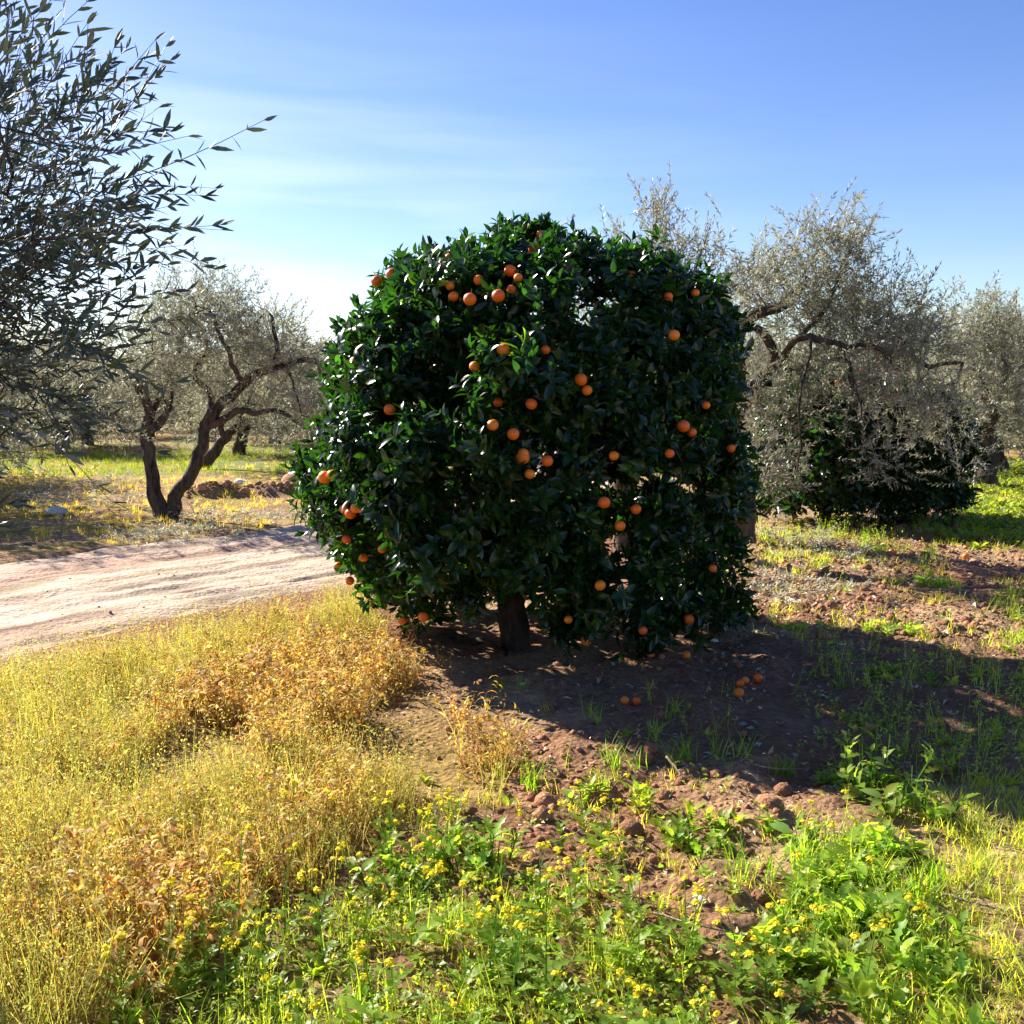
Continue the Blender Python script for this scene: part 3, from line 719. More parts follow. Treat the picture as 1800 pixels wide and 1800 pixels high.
for e in ((-.75, 6.3, 1.6), (-.3, 6.0, 1.9), (.1, 6.9, 2.2), (.6, 6.3, 1.9), (.9, 6.8, 1.5), (-.5, 7.3, 1.7), (.5, 7.5, 1.8), (-.9, 6.9, 1.0), (.9, 6.2, .9)):
    e = np.array(e); mid = (fork + e) / 2 + [0, 0, .1]; w.limb([fork, mid, e], .045, .014, -2, .12, .012, rcc)
b2 = gpt(1262, 1118); w.limb([b2 - [0, 0, .06], b2 + [-.04, 0, .35], b2 + [-.12, .05, .8], b2 + [-.1, .1, 1.4]], .055, .02, -1, .1, .01, rcc)
T, Dd = citrus_pts(rngc, 620, .6)
w.grow(T - Dd * .1, rngc, .13, .02, .05); w.radii(.0035, 2.3); w.build('trunk', M_cbark, oc, seed=2, gnarl=.12)
P, D = citrus_pts(rngc, 8800, .62, .8)
# denser bunches: pull shoots towards cluster points
cl, _ = citrus_pts(rngc, 260, .9); j = np.array([((cl - p) ** 2).sum(1).argmin() for p in P]); P = P * .60 + cl[j] * .40
D = D * .75 + np.array([0, 0, .35]) + rngc.normal(0, .55, P.shape)
hole = vn(P[:, 0] * 4.2, P[:, 2] * 4.2 + P[:, 1] * .6, 77) > .80; P = P[~hole]; D = D[~hole]
D[:, 2] += np.interp(P[:, 2], [.2, .7, 2.0, 2.7], [-1.0, -.3, .1, .9])
FR = []                                   # bunches that stand out of the crown
for px, py, n_, r_, o_ in ((880, 650, 60, .17, -.20), (850, 740, 55, .16, -.22), (790, 490, 45, .15, -.10), (890, 485, 45, .16, -.10), (705, 500, 36, .11, -.05), (660, 660, 50, .18, -.16), (640, 780, 60, .20, -.18), (720, 790, 60, .18, -.22),
                           (600, 900, 50, .18, -.12), (690, 900, 50, .17, -.2), (950, 680, 40, .15, -.2), (650, 585, 30, .12, -.05), (1060, 470, 40, .16, -.05), (760, 980, 35, .15, -.12), (1130, 480, 30, .14, -.05), (885, 430, 26, .09, .1), (1170, 505, 34, .14, .1), (1235, 530, 34, .13, .3), (1270, 590, 34, .13, .4), (1280, 680, 30, .12, .5), (1010, 470, 24, .12, .1), (1290, 860, 26, .12, .4), (935, 432, 24, .09, .1), (790, 455, 20, .09, .1), (840, 930, 44, .22, .5), (960, 930, 44, .22, .5), (900, 890, 50, .25, .6), (1010, 985, 44, .2, .4), (870, 985, 30, .15, .7), (1020, 1095, 30, .12, -.05), (1130, 1090, 28, .13, 0), (1205, 1075, 26, .12, .1), (1275, 1070, 30, .13, .3), (1060, 1040, 30, .13, -.1), (1150, 1120, 16, .08, .1), (820, 1050, 26, .12, .1), (720, 1060, 22, .10, .1), (870, 800, 40, .14, -.2)):
    FR.append((px, py, n_, r_, o_))


# a few yellow leaves
yl = [(861, 702), (872, 712), (790, 508), (800, 520), (1108, 486), (593, 990)]
def front(px, py, off=0.):               # point of the crown's near surface seen at a pixel
    lo = at(px, py, YC); z = lo[2]; l = np.interp(z, zz, xl); r = np.interp(z, zz, xr); cx = (l + r) / 2; hw = (r - l) / 2
    s = np.clip((lo[0] - cx) / hw, -.98, .98); th = -math.acos(s); 
    _, rr = crownR(np.array([th]), np.array([z])); y = YC + math.sin(th) * rr[0] * .95
    return at(px, py, y + off)
def orange_mesh(col, seed, calyx=True):
    rnd = random.Random(seed); a = Acc(); nu, nv = 20, 12; V = []
    for i in range(nv + 1):
        ph = math.pi * i / nv
        for k in range(nu):
            th = 2 * math.pi * k / nu; r = 1 - (.07 * math.exp(-(ph / .22) ** 2)) - (.03 * math.exp(-((math.pi - ph) / .2) ** 2))
            V.append((r * math.sin(ph) * math.cos(th), r * math.sin(ph) * math.sin(th), .95 * r * math.cos(ph)))
    i = np.arange((nv + 1) * nu).reshape(nv + 1, nu); j = np.roll(i, -1, 1)
    Q = np.stack([i[:-1], i[1:], j[1:], j[:-1]], 2).reshape(-1, 4)
    a.add(np.array(V) * .5, Q, None, col)
    return a.mesh('orange', M_orange, True)
for px, py, n_, r_, o_ in FR:
    c = front(px, py, o_); d = norm(rngc.normal(size=(n_, 3))); P = np.vstack([P, c + d * r_ * rngc.random((n_, 1)) ** .4]); D = np.vstack([D, d + [-.35, -.25, .45]])
CROWN_P, CROWN_D = P, D
OM = [orange_mesh(c, i) for i, c in enumerate([(.88, .20, .010), (.86, .17, .010), (.90, .24, .014), (.84, .145, .010)])]
st = Acc(); tube([(0, 0, .46), (0.01, 0, .62), (.05, 0, .9)], .03, .022, 5, (.10, .14, .04), st)
for k in range(5):
    an = k * 1.257; st.inst(diamond(.6, (.12, .16, .04)), np.array([[0, 0, .475]]), leafframe(an, 1.75)[None], .13)
STALK = st.mesh('stalk', M_green)
fruit = [(780, 466, 22), (790, 455, 20), (689, 482, 20), (662, 494, 20), (841, 492, 12), (897, 476, 22), (911, 488, 16), (940, 438, 20), (876, 520, 22), (826, 526, 21), (791, 502, 14), (797, 521, 13), (899, 509, 9),
         (625, 637, 20), (885, 615, 24), (834, 644, 18), (685, 720, 20), (934, 710, 19), (866, 747, 19), (902, 763, 22), (920, 797, 20), (875, 707, 14), (950, 412, 12), (1110, 485, 14), (1222, 515, 15), (1175, 521, 12),
         (1185, 589, 13), (959, 615, 15), (1021, 667, 21), (1032, 686, 17), (1241, 712, 15), (1201, 749, 21), (1216, 760, 14), (1079, 801, 17), (1177, 797, 16), (1285, 788, 15), (919, 804, 22), (962, 810, 21), (931, 833, 19),
         (1062, 883, 20), (1118, 895, 17), (1090, 924, 10), (1055, 1029, 18), (1253, 999, 15), (999, 1089, 16), (1030, 1127, 18), (1211, 1088, 14), (1130, 1108, 12), (571, 839, 22), (583, 834, 16), (599, 876, 14), (605, 895, 18), (616, 903, 18),
         (626, 893, 18), (636, 895, 16), (609, 948, 16), (639, 980, 15), (672, 965, 15), (615, 1021, 17), (710, 1090, 20), (744, 1084, 18), (594, 995, 11), (1144, 1153, 15)]
ro = random.Random(12)
fpos = []
for (px, py, dpx) in fruit:
    p = front(px, py, -.19 if dpx > 15 else -.10); dia = dpx / F * p[1] * 1.06
    if dpx < 15: dia = ro.uniform(.05, .062)
    dia *= ro.uniform(.9, 1.08)
    o = bpy.data.objects.new('orange', ro.choice(OM)); COL.objects.link(o); o.parent = oc; o.location = p - bc; o.scale = (dia,) * 3
    o.rotation_euler = (ro.uniform(-.3, .3), ro.uniform(-.3, .3), ro.uniform(0, 6))
    s = bpy.data.objects.new('stalk', STALK); COL.objects.link(s); s.parent = o
    fpos.append(p)

# leaves leave the fruit they carry in the open
S_ = CROWN_P - norm(CROWN_D) * .1; M_ = CROWN_P + norm(CROWN_D) * .08; ok = np.ones(len(S_), bool)
for f_, q in zip(fpos, fruit):
    v = norm(np.array([-.1, -1, .12])); r_ = .085 if q[2] > 15 else .05
    for X_ in (S_, M_, (S_ + M_) / 2):
        t = np.clip((X_ - f_) @ v, .0, .30); ok &= np.linalg.norm(X_ - f_ - t[:, None] * v, axis=1) > r_
S_ = S_[ok]; CD = CROWN_D[ok]; tn = np.ones((len(S_), 3)); u = rngc.random(len(S_))
tn[u < .06] = (1.8, 1.7, 1.2); tn[u < .008] = (9, 5.0, 1.5)
for px, py in yl:
    f_ = front(px, py, -.15); m = np.linalg.norm(S_ - f_, axis=1) < .055; tn[m] = (30, 10, 1.5)
foliage('crown', SH_C, S_, CD, rngc, M_citrus, oc, (.7, 1.25), tn, tv=.35)
# the dark citrus trees on the right
def citrus_small(base, W, Ht, seed, label, nsh=1700, lo=.28):
    rng = np.random.default_rng(seed); t = empty('citrus_tree', base, label, 'tree'); w = Wood(); rr = random.Random(seed)
    f = base + [0, 0, .45]
    w.limb([base - [0, 0, .05], base + [.02, 0, .2], f], .09, .06, -1, .1, .01, rr)
    for q in range(6):
        an = q * 1.05; w.limb([f, f + [math.cos(an) * W * .3, math.sin(an) * W * .3, Ht * .25], f + [math.cos(an) * W * .6, math.sin(an) * W * .6, Ht * .5]], .035, .012, -2, .15, .01, rr)
    d = norm(rng.normal(size=(nsh, 3))); z = lo + (Ht - lo) * rng.random(nsh) ** .9; hw = W * np.interp(z / Ht, [0, .15, .4, .7, .9, 1], [.45, .9, 1, .92, .65, .25])
    th = rng.uniform(0, 6.283, nsh); k = .7 + .3 * rng.random(nsh); lump = 1 + .25 * (vn(th * 2, z * 2.5, seed) - .5)
    P = base + np.stack([np.cos(th) * hw * k * lump, np.sin(th) * hw * k * lump, z], 1)
    D = np.stack([np.cos(th), np.sin(th), np.interp(z / Ht, [0, .3, .8, 1], [-.8, 0, .5, 1.5])], 1) + rng.normal(0, .4, P.shape)
    w.grow(P[::14] - norm(D[::14]) * .2, rng, .15, .02, .05); w.radii(.004, 2.3); w.build('trunk', M_cbark, t, seed=seed)
    foliage('crown', SH_C2, P, D, rng, M_citrus, t, (.9, 1.4), tv=.3)
    return t
c1 = gpt(1448, 914); c2 = gpt(1585, 912)
for c in (c1, c2): c[2] = float(gz([c[0]], [c[1]])[0])
t1 = citrus_small(c1, .72, 1.7, 201, 'dark citrus tree under the big olive, the left one of two')
t2 = citrus_small(c2, .66, 1.5, 202, 'dark citrus tree beside the leafy weeds, the right one of two')
for px, py in ((1472, 672), (1513, 650), (1545, 641)):
    p = at(px, py, c1[1] - .55); o = bpy.data.objects.new('orange', OM[2]); COL.objects.link(o); o.parent = t1; o.location = p - c1; o.scale = (.085,) * 3
p = at(1575, 653, c2[1] - .3); o = bpy.data.objects.new('orange', OM[2]); COL.objects.link(o); o.parent = t2; o.location = p - c2; o.scale = (.07,) * 3

# ------------------------------------------------------------------ fallen oranges
fallen = [(1098, 1247, 15, 'fallen orange beside its twin, left of the pair in the tree shade'), (1119, 1245, 14, 'fallen orange beside its twin, right of the pair in the tree shade'),
          (1299, 1225, 19, 'fallen orange nearest the camera in the shaded group of four'), (1301, 1207, 14, 'fallen orange behind the nearest of the shaded group of four'), (1310, 1203, 12, 'small fallen orange touching another at the back of the shaded group'),
          (1332, 1199, 17, 'fallen orange at the right end of the shaded group of four'), (1207, 1160, 14, 'fallen orange on dark soil right beneath the orange tree'),
          (1697, 982, 12, 'fallen orange among green weeds beyond the shade on the right'), (1567, 972, 11, 'fallen orange on litter in front of the dark citrus trees'), (1570, 944, 8, 'tiny fallen orange in the shade of the dark citrus trees'),
          (657, 1166, 13, 'fallen orange half hidden in dry grass left of the trunk'), (701, 1134, 12, 'fallen orange at the edge of the dry grass near the tree'), (553, 1374, 14, 'fallen orange deep in the brown dry grass in front')]
for px, py, d, lab in fallen:
    g = gpt(px, py); z = float(gz([g[0]], [g[1]])[0]); dia = max(.045, min(.07, d / F * g[1] * 1.02))
    g = gpt(px, py, z); z = float(gz([g[0]], [g[1]])[0])
    o = bpy.data.objects.new('orange', ro.choice(OM)); COL.objects.link(o); o.location = (g[0], g[1], z + dia * .43); o.scale = (dia,) * 3
    o.rotation_euler = (ro.uniform(0, 3), ro.uniform(0, 3), 0); tag(o, lab, 'orange')

# ------------------------------------------------------------------ plant templates
rp = random.Random(31)
def blade(a, base, az, lean, length, wid, col, seg=3, droop=.6):
    V = []; p = np.array(base, float); th = lean; side = np.array([-math.sin(az), math.cos(az), 0]) ; n = seg
    for i in range(n + 1):
        t = i / n; w = wid * .5 * (1 - t) ** .6
        V += [p - side * w, p + side * w]
        d = np.array([math.cos(az) * math.sin(th), math.sin(az) * math.sin(th), math.cos(th)]); p = p + d * length / n; th += droop / n
    Q = [(2 * i, 2 * i + 1, 2 * i + 3, 2 * i + 2) for i in range(n)]
    a.add(V, Q, None, col); return p
def drytuft(kind):
    a = Acc(); gold = np.array([.60, .47, .13]); straw = np.array([.66, .57, .29]); olv = np.array([.47, .48, .13]); brn = np.array([.30, .15, .06]); org = np.array([.55, .30, .06])
    n = rp.randint(10, 15)
    for i in range(n):
        b = (rp.gauss(0, .035), rp.gauss(0, .035), 0); az = rp.uniform(0, 6.28); h = rp.uniform(.08, .27) * (1.3 if kind == 0 else 1)
        c = {0: (gold, olv, olv, olv), 1: (org, gold, straw, gold), 2: (brn, org, straw, brn)}[kind][rp.randint(0, 3)]
        tip = blade(a, b, az, rp.uniform(0, .45), h, .0030, c * rp.uniform(.7, 1.2), 3, rp.uniform(-.1, .6))
        for q in range(rp.randint(2, 5)):     # seed heads and shrivelled leaves
            t = rp.uniform(.45, 1); p = np.array(b) * (1 - t) + tip * t; l = rp.uniform(.007, .018)
            a.inst(diamond(rp.uniform(.3, .6), c * rp.uniform(.8, 1.25), rp.uniform(-.3, .5)), p[None], leafframe(rp.uniform(0, 6.28), rp.uniform(.4, 2.6), rp.uniform(-1, 1))[None], l)
    for i in range(rp.randint(3, 6)):
        c = (gold, org, brn, straw)[rp.randint(0, 3)]
        blade(a, (rp.gauss(0, .03), rp.gauss(0, .03), 0), rp.uniform(0, 6.28), rp.uniform(.3, 1.1), rp.uniform(.04, .11), rp.uniform(.006, .014), c * rp.uniform(.7, 1.1), 4, rp.uniform(.8, 2.6))
    return a.tpl()
def curltuft():
    a = Acc(); cs = [(.64, .45, .08), (.54, .26, .06), (.68, .56, .26), (.36, .18, .07), (.62, .52, .12)]
    for s in range(rp.randint(3, 5)):
        bx, by = rp.gauss(0, .03), rp.gauss(0, .03); az = rp.uniform(0, 6.28); h = rp.uniform(.09, .2); c = np.array(rp.choice(cs))
        tip = blade(a, (bx, by, 0), az, rp.uniform(0, .3), h, .005, c * .8, 3, .2)
        for q in range(rp.randint(7, 11)):
            t = rp.uniform(.2, 1); p = np.array((bx, by, 0)) * (1 - t) + tip * t; c2 = np.array(rp.choice(cs)) * rp.uniform(.7, 1.2)
            blade(a, p, rp.uniform(0, 6.28), rp.uniform(.5, 1.3), rp.uniform(.025, .055), rp.uniform(.008, .016), c2, 3, rp.uniform(.8, 2.8))
    return a.tpl()
def greentuft(h=(.06, .14), n=14, c0=(.20, .36, .04)):
    a = Acc()
    for i in range(n):
        blade(a, (rp.gauss(0, .018), rp.gauss(0, .018), 0), rp.uniform(0, 6.28), rp.uniform(.1, .7), rp.uniform(*h), .0045, np.array(c0) * rp.uniform(.7, 1.35) * np.array([rp.uniform(.8, 1.5), 1, 1]), 3, rp.uniform(.2, 1.2))
    return a.tpl()
LOB = leaf(7, .42, .25, .35, .8, (.23, .34, .05), 1)
OVA = leaf(4, .5, .3, .3, .85, (.25, .36, .06))
def weed(n, size, col=1.0, hgt=.0, lob=.6):
    a = Acc()
    for i in range(n):
        az = i * 2.4 + rp.uniform(-.4, .4); ti = rp.uniform(.35, 1.35); l = size * rp.uniform(.55, 1.15)
        z = hgt * rp.random()
        c = np.array([[rp.uniform(.75, 1.25)] * 3]) * np.array([[rp.uniform(.8, 1.3), 1, rp.uniform(.7, 1.6)]]) * col
        b = np.array([[math.cos(az) * size * .12, math.sin(az) * size * .12, z]])
        a.inst(LOB if rp.random() < lob else OVA, b, leafframe(az, ti, rp.uniform(-.4, .4))[None], l, c)
        if hgt: tube([(0, 0, 0), b[0]], .002, .0015, 3, (.14, .24, .05), a)
    return a.tpl()
def cover():                              # low small-leaved growth
    a = Acc(); ov = leaf(2, .7, .2, .2, .9, (.25, .37, .06))
    for i in range(26):
        r = rp.random() ** .5 * .09; az = rp.uniform(0, 6.28); p = np.array([[r * math.cos(az), r * math.sin(az), rp.uniform(.004, .05)]])
        c = np.array([[rp.uniform(.7, 1.3)] * 3]) * np.array([[rp.uniform(.8, 1.5), 1, 1]])
        a.inst(ov, p, leafframe(rp.uniform(0, 6.28), rp.uniform(.6, 1.5), rp.uniform(-.5, .5))[None], rp.uniform(.012, .028), c)
    return a.tpl()
def finetuft():                           # fine shaggy stems with small leaves
    a = Acc()
    for i in range(6):
        b = (rp.gauss(0, .03), rp.gauss(0, .03), 0); az = rp.uniform(0, 6.28); h = rp.uniform(.08, .2); c = np.array([.30, .38, .06]) * rp.uniform(.7, 1.3)
        tip = blade(a, b, az, rp.uniform(0, .4), h, .003, c, 3, rp.uniform(0, .5))
        for q in range(7):
            t = rp.uniform(.2, 1); p = np.array(b) * (1 - t) + tip * t
            a.inst(diamond(.35, c * rp.uniform(.8, 1.3)), p[None], leafframe(rp.uniform(0, 6.28), rp.uniform(.4, 1.4))[None], rp.uniform(.009, .022))
    return a.tpl()
DRYT = [[drytuft(k) for _ in range(6)] for k in range(3)]; CURL = [curltuft() for _ in range(7)]
GRT = [greentuft() for _ in range(5)]; YGT = [greentuft((.03, .09), 12, (.34, .42, .09)) for _ in range(5)]
WD = [weed(rp.randint(9, 15), .10) for _ in range(5)]; WDS = [weed(8, .055, lob=.3) for _ in range(4)]; COV = [cover() for _ in range(5)]; FIN = [finetuft() for _ in range(6)]

def scatter(poly, dens, rng, jit=35, xr=(-7, 7), yr=(1.2, 26), noise=None, seed=0, track=True, falloff=5.0):
    """random ground spots inside a patch; fewer per square metre far away"""
    A_ = (xr[1] - xr[0]) * (yr[1] - yr[0]); n = int(A_ * dens); x = rng.uniform(*xr, n); y = rng.uniform(*yr, n)
    k = rng.random(n) < np.minimum(1, (falloff / np.maximum(y, .5)) ** 1.3); x, y = x[k], y[k]
    pp = project(np.stack([x, y, np.zeros_like(x)], 1)); pp = pp + rng.normal(0, jit, pp.shape) * np.array([1, .5])
    k = inpoly(pp, poly)
    if noise: k &= rng.random(len(x)) < sst(noise[1], noise[2], fbm(x * noise[0], y * noise[0], 3, seed))
    x, y = x[k], y[k]
    if track:
        o, s = track_d(x, y); k = np.abs(o) > TW - .02 - rng.random(len(x)) ** 2 * .6; x, y = x[k], y[k]
    return np.stack([x, y, gz(x, y) - .004], 1)
def lay(acc, tpls, P, rng, scale=(.8, 1.25), tilt=.2, tint=None, tv=.2, shift=None):
    if len(P) == 0: return
    k = rng.integers(0, len(tpls), len(P)); D = np.array([0, 0, 1.]) + rng.normal(0, tilt, P.shape); D[:, 2] = 1
    M = frames(D, rng.uniform(0, 6.28, len(P))); S = rng.uniform(*scale, len(P)); C = 1 + rng.uniform(-tv, tv, (len(P), 1)) * np.ones((1, 3))
    if tint is not None: C = C * tint
    for i, t in enumerate(tpls):
        m = k == i; acc.inst(t, P[m], M[m], S[m], C[m])
rg = np.random.default_rng(99)
# tall dry grass on the left
a = Acc()
P = scatter(DRY, 480, rg, 22, (-5.5, .8), (1.3, 9.5), falloff=6)
pp = project(P); br_ = fbm(P[:, 0] * 1.1, P[:, 1] * 1.1, 3, 91) + np.interp(pp[:, 0], [0, 350, 600, 900], [-.2, .04, .2, .24]) - np.interp(pp[:, 1], [1100, 1200], [.12, 0])
yel_ = br_ + rg.normal(0, .07, len(br_)) < .55
bare = fbm(P[:, 0] * 2.2, P[:, 1] * 2.2, 2, 97) > np.interp(pp[:, 0], [300, 600, 750, 900], [.62, .50, .45, .44])
P0 = P[yel_ & ~bare]; P1 = P[~yel_ & ~bare]
kk = rg.random(len(P1)); lay(a, DRYT[0], P0, rg, (.5, 1.0), tv=.3, tilt=.3); lay(a, DRYT[1], P1[kk < .25], rg, (.6, 1.1), .3); lay(a, DRYT[2], P1[kk > .82], rg, (.5, 1.0), .3); lay(a, CURL, P1[(kk >= .25) & (kk <= .82)], rg, (.6, 1.25), .3, tv=.3)
kk = rg.random(len(P0)); lay(a, CURL, P0[kk < .08], rg, (.7, 1.1)); lay(a, DRYT[2], P0[kk > .85], rg, (.6, 1.1)); 
tag(a.build('dry_grass', M_dry), 'tall dry yellow grass and withered weeds beside the track', 'grass', kind='stuff')
a = Acc()
P = scatter(GREEN, 90, rg, 45, (-3, 3), (1.2, 5.5), noise=(1.8, .44, .62), seed=3, falloff=6); lay(a, WDS, P, rg, (.5, 1.1))
P = scatter(GREEN, 250, rg, 45, (-3, 3), (1.2, 5.5), noise=(2.5, .44, .62), seed=4, falloff=6); lay(a, COV, P, rg, (.7, 1.3))
P = scatter(GREEN, 200, rg, 45, (-3, 3), (1.2, 5.5), noise=(2.4, .45, .62), seed=8, falloff=6); lay(a, FIN, P, rg, (.5, 1.15), tint=np.array([1.1, 1, 1]))
P = scatter(GREEN, 40, rg, 45, (-3, 3), (1.2, 5.5), noise=(1.3, .4, .6), seed=5, falloff=6); lay(a, WD, P, rg, (.5, .95))
P = scatter(GREEN, 60, rg, 45, (-3, 3), (1.2, 5.5), noise=(2.1, .42, .6), seed=6, falloff=6); lay(a, GRT, P, rg, (.7, 1.4))
P = scatter(CLODP, 26, rg, 50, (-2, 3), (1.2, 6)); lay(a, WDS + COV, P, rg, (.5, 1.2)); P = scatter(CLODP, 60, rg, 30, (-2, 3), (1.2, 6), noise=(2.5, .45, .65), seed=11); lay(a, GRT + COV + FIN, P, rg, (.5, 1.0), tint=np.array([1.2, 1, 1]))
P = scatter(RMID, 90, rg, 40, (0, 12), (6, 26), noise=(1.1, .54, .66), seed=7, falloff=12); lay(a, WDS + COV + FIN + GRT, P, rg, (.7, 1.3)); 
P = scatter([(1690, 960), (1700, 840), (1760, 810), (2400, 810), (2400, 960)], 120, rg, 25, (2, 14), (8, 24), noise=(.9, .38, .55), seed=9, falloff=16); lay(a, WD, P, rg, (.7, 1.3), tint=np.array([.8, .72, .8]))
P = scatter([(1450, 1180), (1700, 1150), (2600, 1100), (2600, 1400), (1500, 1390)], 130, rg, 40, (0, 6), (3, 9), noise=(1.3, .42, .6), seed=14); lay(a, WDS + FIN + COV, P, rg, (.7, 1.3))
P = scatter(SHADE, 20, rg, 40, (-1, 5), (3, 8), noise=(1.0, .5, .65), seed=10); lay(a, WDS + GRT + FIN, P, rg, (.6, 1.2))
P = scatter(DRY, 16, rg, 40, (-3, 1), (1.3, 4.2), noise=(1.3, .4, .6), seed=13); lay(a, WDS + FIN + GRT, P, rg, (.7, 1.2))
tag(a.build('green_weeds', M_green), 'low green weeds and clover spreading over the soil', 'weeds', kind='stuff')
a = Acc()
P = scatter(RIGHT, 750, rg, 40, (.5, 5), (1.2, 5.2), noise=(2.0, .25, .55), seed=15, falloff=6); lay(a, YGT, P, rg, (.6, 1.2))
P = scatter(CLODP, 120, rg, 70, (-2, 3), (1.2, 6), noise=(2.2, .4, .62), seed=16); lay(a, YGT, P, rg, (.5, 1.0), tint=np.array([1.1, .95, 1]))
P = scatter(GREEN, 100, rg, 40, (-3, 3), (1.2, 5.5), noise=(2.0, .4, .6), seed=17); lay(a, YGT, P, rg, (.6, 1.1))
P = scatter(RMID, 60, rg, 40, (0, 12), (6, 26), noise=(1.4, .42, .62), seed=19, falloff=12); lay(a, YGT, P, rg, (.8, 1.4), tint=np.array([1.05, .95, 1]))
P = scatter(LMID, 40, rg, 30, (-14, 0), (9, 26), noise=(.8, .38, .6), seed=20, falloff=12); lay(a, YGT, P, rg, (.8, 1.5), tint=np.array([1.35, .95, 1.2]))
tag(a.build('short_grass', M_green), 'short yellow green grass growing over bare soil', 'grass', kind='stuff')
a = Acc(); belt = [(-1500, 842), (700, 835), (700, 792), (-1500, 792)]
P = scatter(belt, 34, rg, 10, (-22, 0), (14, 30), noise=(.45, .3, .5), seed=22, falloff=20); lay(a, GRT, P, rg, (.8, 1.5), tint=np.array([.75, .62, .9]))
tag(a.build('green_turf', M_green), 'strip of bright green grass under the far olives', 'grass', kind='stuff')

# clods, litter, prunings
ICO = None
def clodt(seed):
    rnd = random.Random(seed); a = Acc(); nu, nv = 8, 5; V = []
    for i in range(nv + 1):
        ph = math.pi * i / nv
        for k in range(nu):
            th = 6.2832 * k / nu; r = rnd.uniform(.72, 1.1) if 0 < i < nv else 1
            V.append((r * math.sin(ph) * math.cos(th), r * math.sin(ph) * math.sin(th), .75 * r * math.cos(ph)))
    i = np.arange((nv + 1) * nu).reshape(nv + 1, nu); j = np.roll(i, -1, 1)
    a.add(np.array(V) * .5, np.stack([i[:-1], i[1:], j[1:], j[:-1]], 2).reshape(-1, 4), None, (.31, .155, .085)); return a.tpl()
CL = [clodt(i) for i in range(8)]
a = Acc()
def clods(P, sc_, tint=(1, 1, 1)):
    if len(P) == 0: return
    S = np.exp(rg.normal(0, .5, len(P))) * sc_; k = rg.integers(0, 8, len(P)); P = P + np.stack([S * 0, S * 0, S * .12], 1)
    M = frames(np.array([0, 0, 1.]) + rg.normal(0, .35, P.shape), rg.uniform(0, 6.28, len(P))); C = (1 + rg.uniform(-.25, .3, (len(P), 1))) * np.array(tint)
    for i in range(8): m = k == i; a.inst(CL[i], P[m], M[m], S[m], C[m])
clods(scatter(CLODP, 420, rg, 25, (-1, 3), (2, 6)), .016)
clods(scatter(CLODP, 60, rg, 30, (-1, 3), (2, 6), noise=(1.8, .45, .6), seed=23), .042)
clods(scatter(GREEN, 420, rg, 30, (-2, 3), (1.3, 6), noise=(1.8, .4, .6), seed=24), .014)
clods(scatter(RIGHT, 120, rg, 30, (0, 5), (1.3, 6)), .010, (1.2, 1.4, 1.5))
clods(scatter(RMID, 260, rg, 30, (0, 10), (6, 18), falloff=9), .028)
clods(scatter(SHADE, 200, rg, 30, (-1, 5), (3, 8)), .016, (.9, .9, .9))  # clods in the tree's shadow tinted darker too
clods(scatter(DRY, 60, rg, 30, (-4, 1), (1.3, 8)), .014)
t_ = rg.random(420); A0, B0 = BANK; Pb = A0[None] * (1 - t_[:, None]) + B0[None] * t_[:, None] + rg.normal(0, .16, (420, 3)); Pb[:, 2] = gz(Pb[:, 0], Pb[:, 1]); clods(Pb, .05, (1.25, 1.45, 1.5))
x_ = rg.uniform(-7, 0, 2600); y_ = rg.uniform(2, 15, 2600); o_, s_ = track_d(x_, y_); k_ = np.abs(np.abs(o_) - rg.choice([.1, 1.2, 1.7], len(o_))) < .25
Pt = np.stack([x_[k_], y_[k_], gz(x_[k_], y_[k_])], 1); clods(Pt, .011, (1.5, 1.9, 2.2))
tag(a.build('soil_clods', M_clod), 'crumbled reddish clods of earth lying over the ground', 'clods', kind='stuff')
a = Acc(); LL = [leaf(2, .45, .5, .5, .9, (.5, .42, .30)), diamond(.25, (.55, .48, .36), .2), leaf(2, .4, -.6, -.4, .9, (.42, .26, .12))]
def litter(P, sc_=(.03, .07), tint=(1, 1, 1)):
    if len(P) == 0: return
    n = len(P); D = np.stack([rg.normal(size=n), rg.normal(size=n), rg.normal(0, .15, n)], 1); Yv = norm(D); Z = norm(np.array([0, 0, 1.]) + rg.normal(0, .35, (n, 3))); X = norm(np.cross(Yv, Z)); Z = np.cross(X, Yv)
    M = np.stack([X, Yv, Z], 2); k = rg.integers(0, 3, n); S = rg.uniform(*sc_, n); C = (1 + rg.uniform(-.4, .35, (n, 1))) * np.array(tint); P = P + [0, 0, .012]
    for i in range(3): m = k == i; a.inst(LL[i], P[m], M[m], S[m], C[m])
litter(scatter([(1310, 930), (1500, 930), (1560, 1020), (1500, 1080), (1310, 1110)], 420, rg, 25, (1, 8), (6, 13), noise=(1.5, .3, .5), seed=26, falloff=12), (.03, .075), (1.15, 1.1, 1.1))
litter(scatter([(200, 920), (420, 900), (600, 905), (600, 950), (250, 960)], 120, rg, 12, (-8, 0), (9, 14), falloff=12), (.03, .08), (.8, .85, .9))
litter(scatter(RMID, 160, rg, 25, (0, 10), (6, 18), falloff=10)); litter(scatter(SHADE, 90, rg, 25, (-1, 5), (3, 8)), (.025, .06)); litter(scatter(CLODP, 320, rg, 30, (-2, 3), (2, 6)), (.012, .035), (1.2, 1.1, 1))
litter(scatter(RIGHT, 110, rg, 30, (0, 5), (1.3, 6)), (.015, .035)); litter(scatter(GREEN, 420, rg, 30, (-3, 3), (1.3, 6)), (.012, .035), (1.2, 1.15, 1)); litter(scatter(DRY, 120, rg, 30, (-4, 1), (1.3, 8)), (.02, .045), (1, .8, .6))
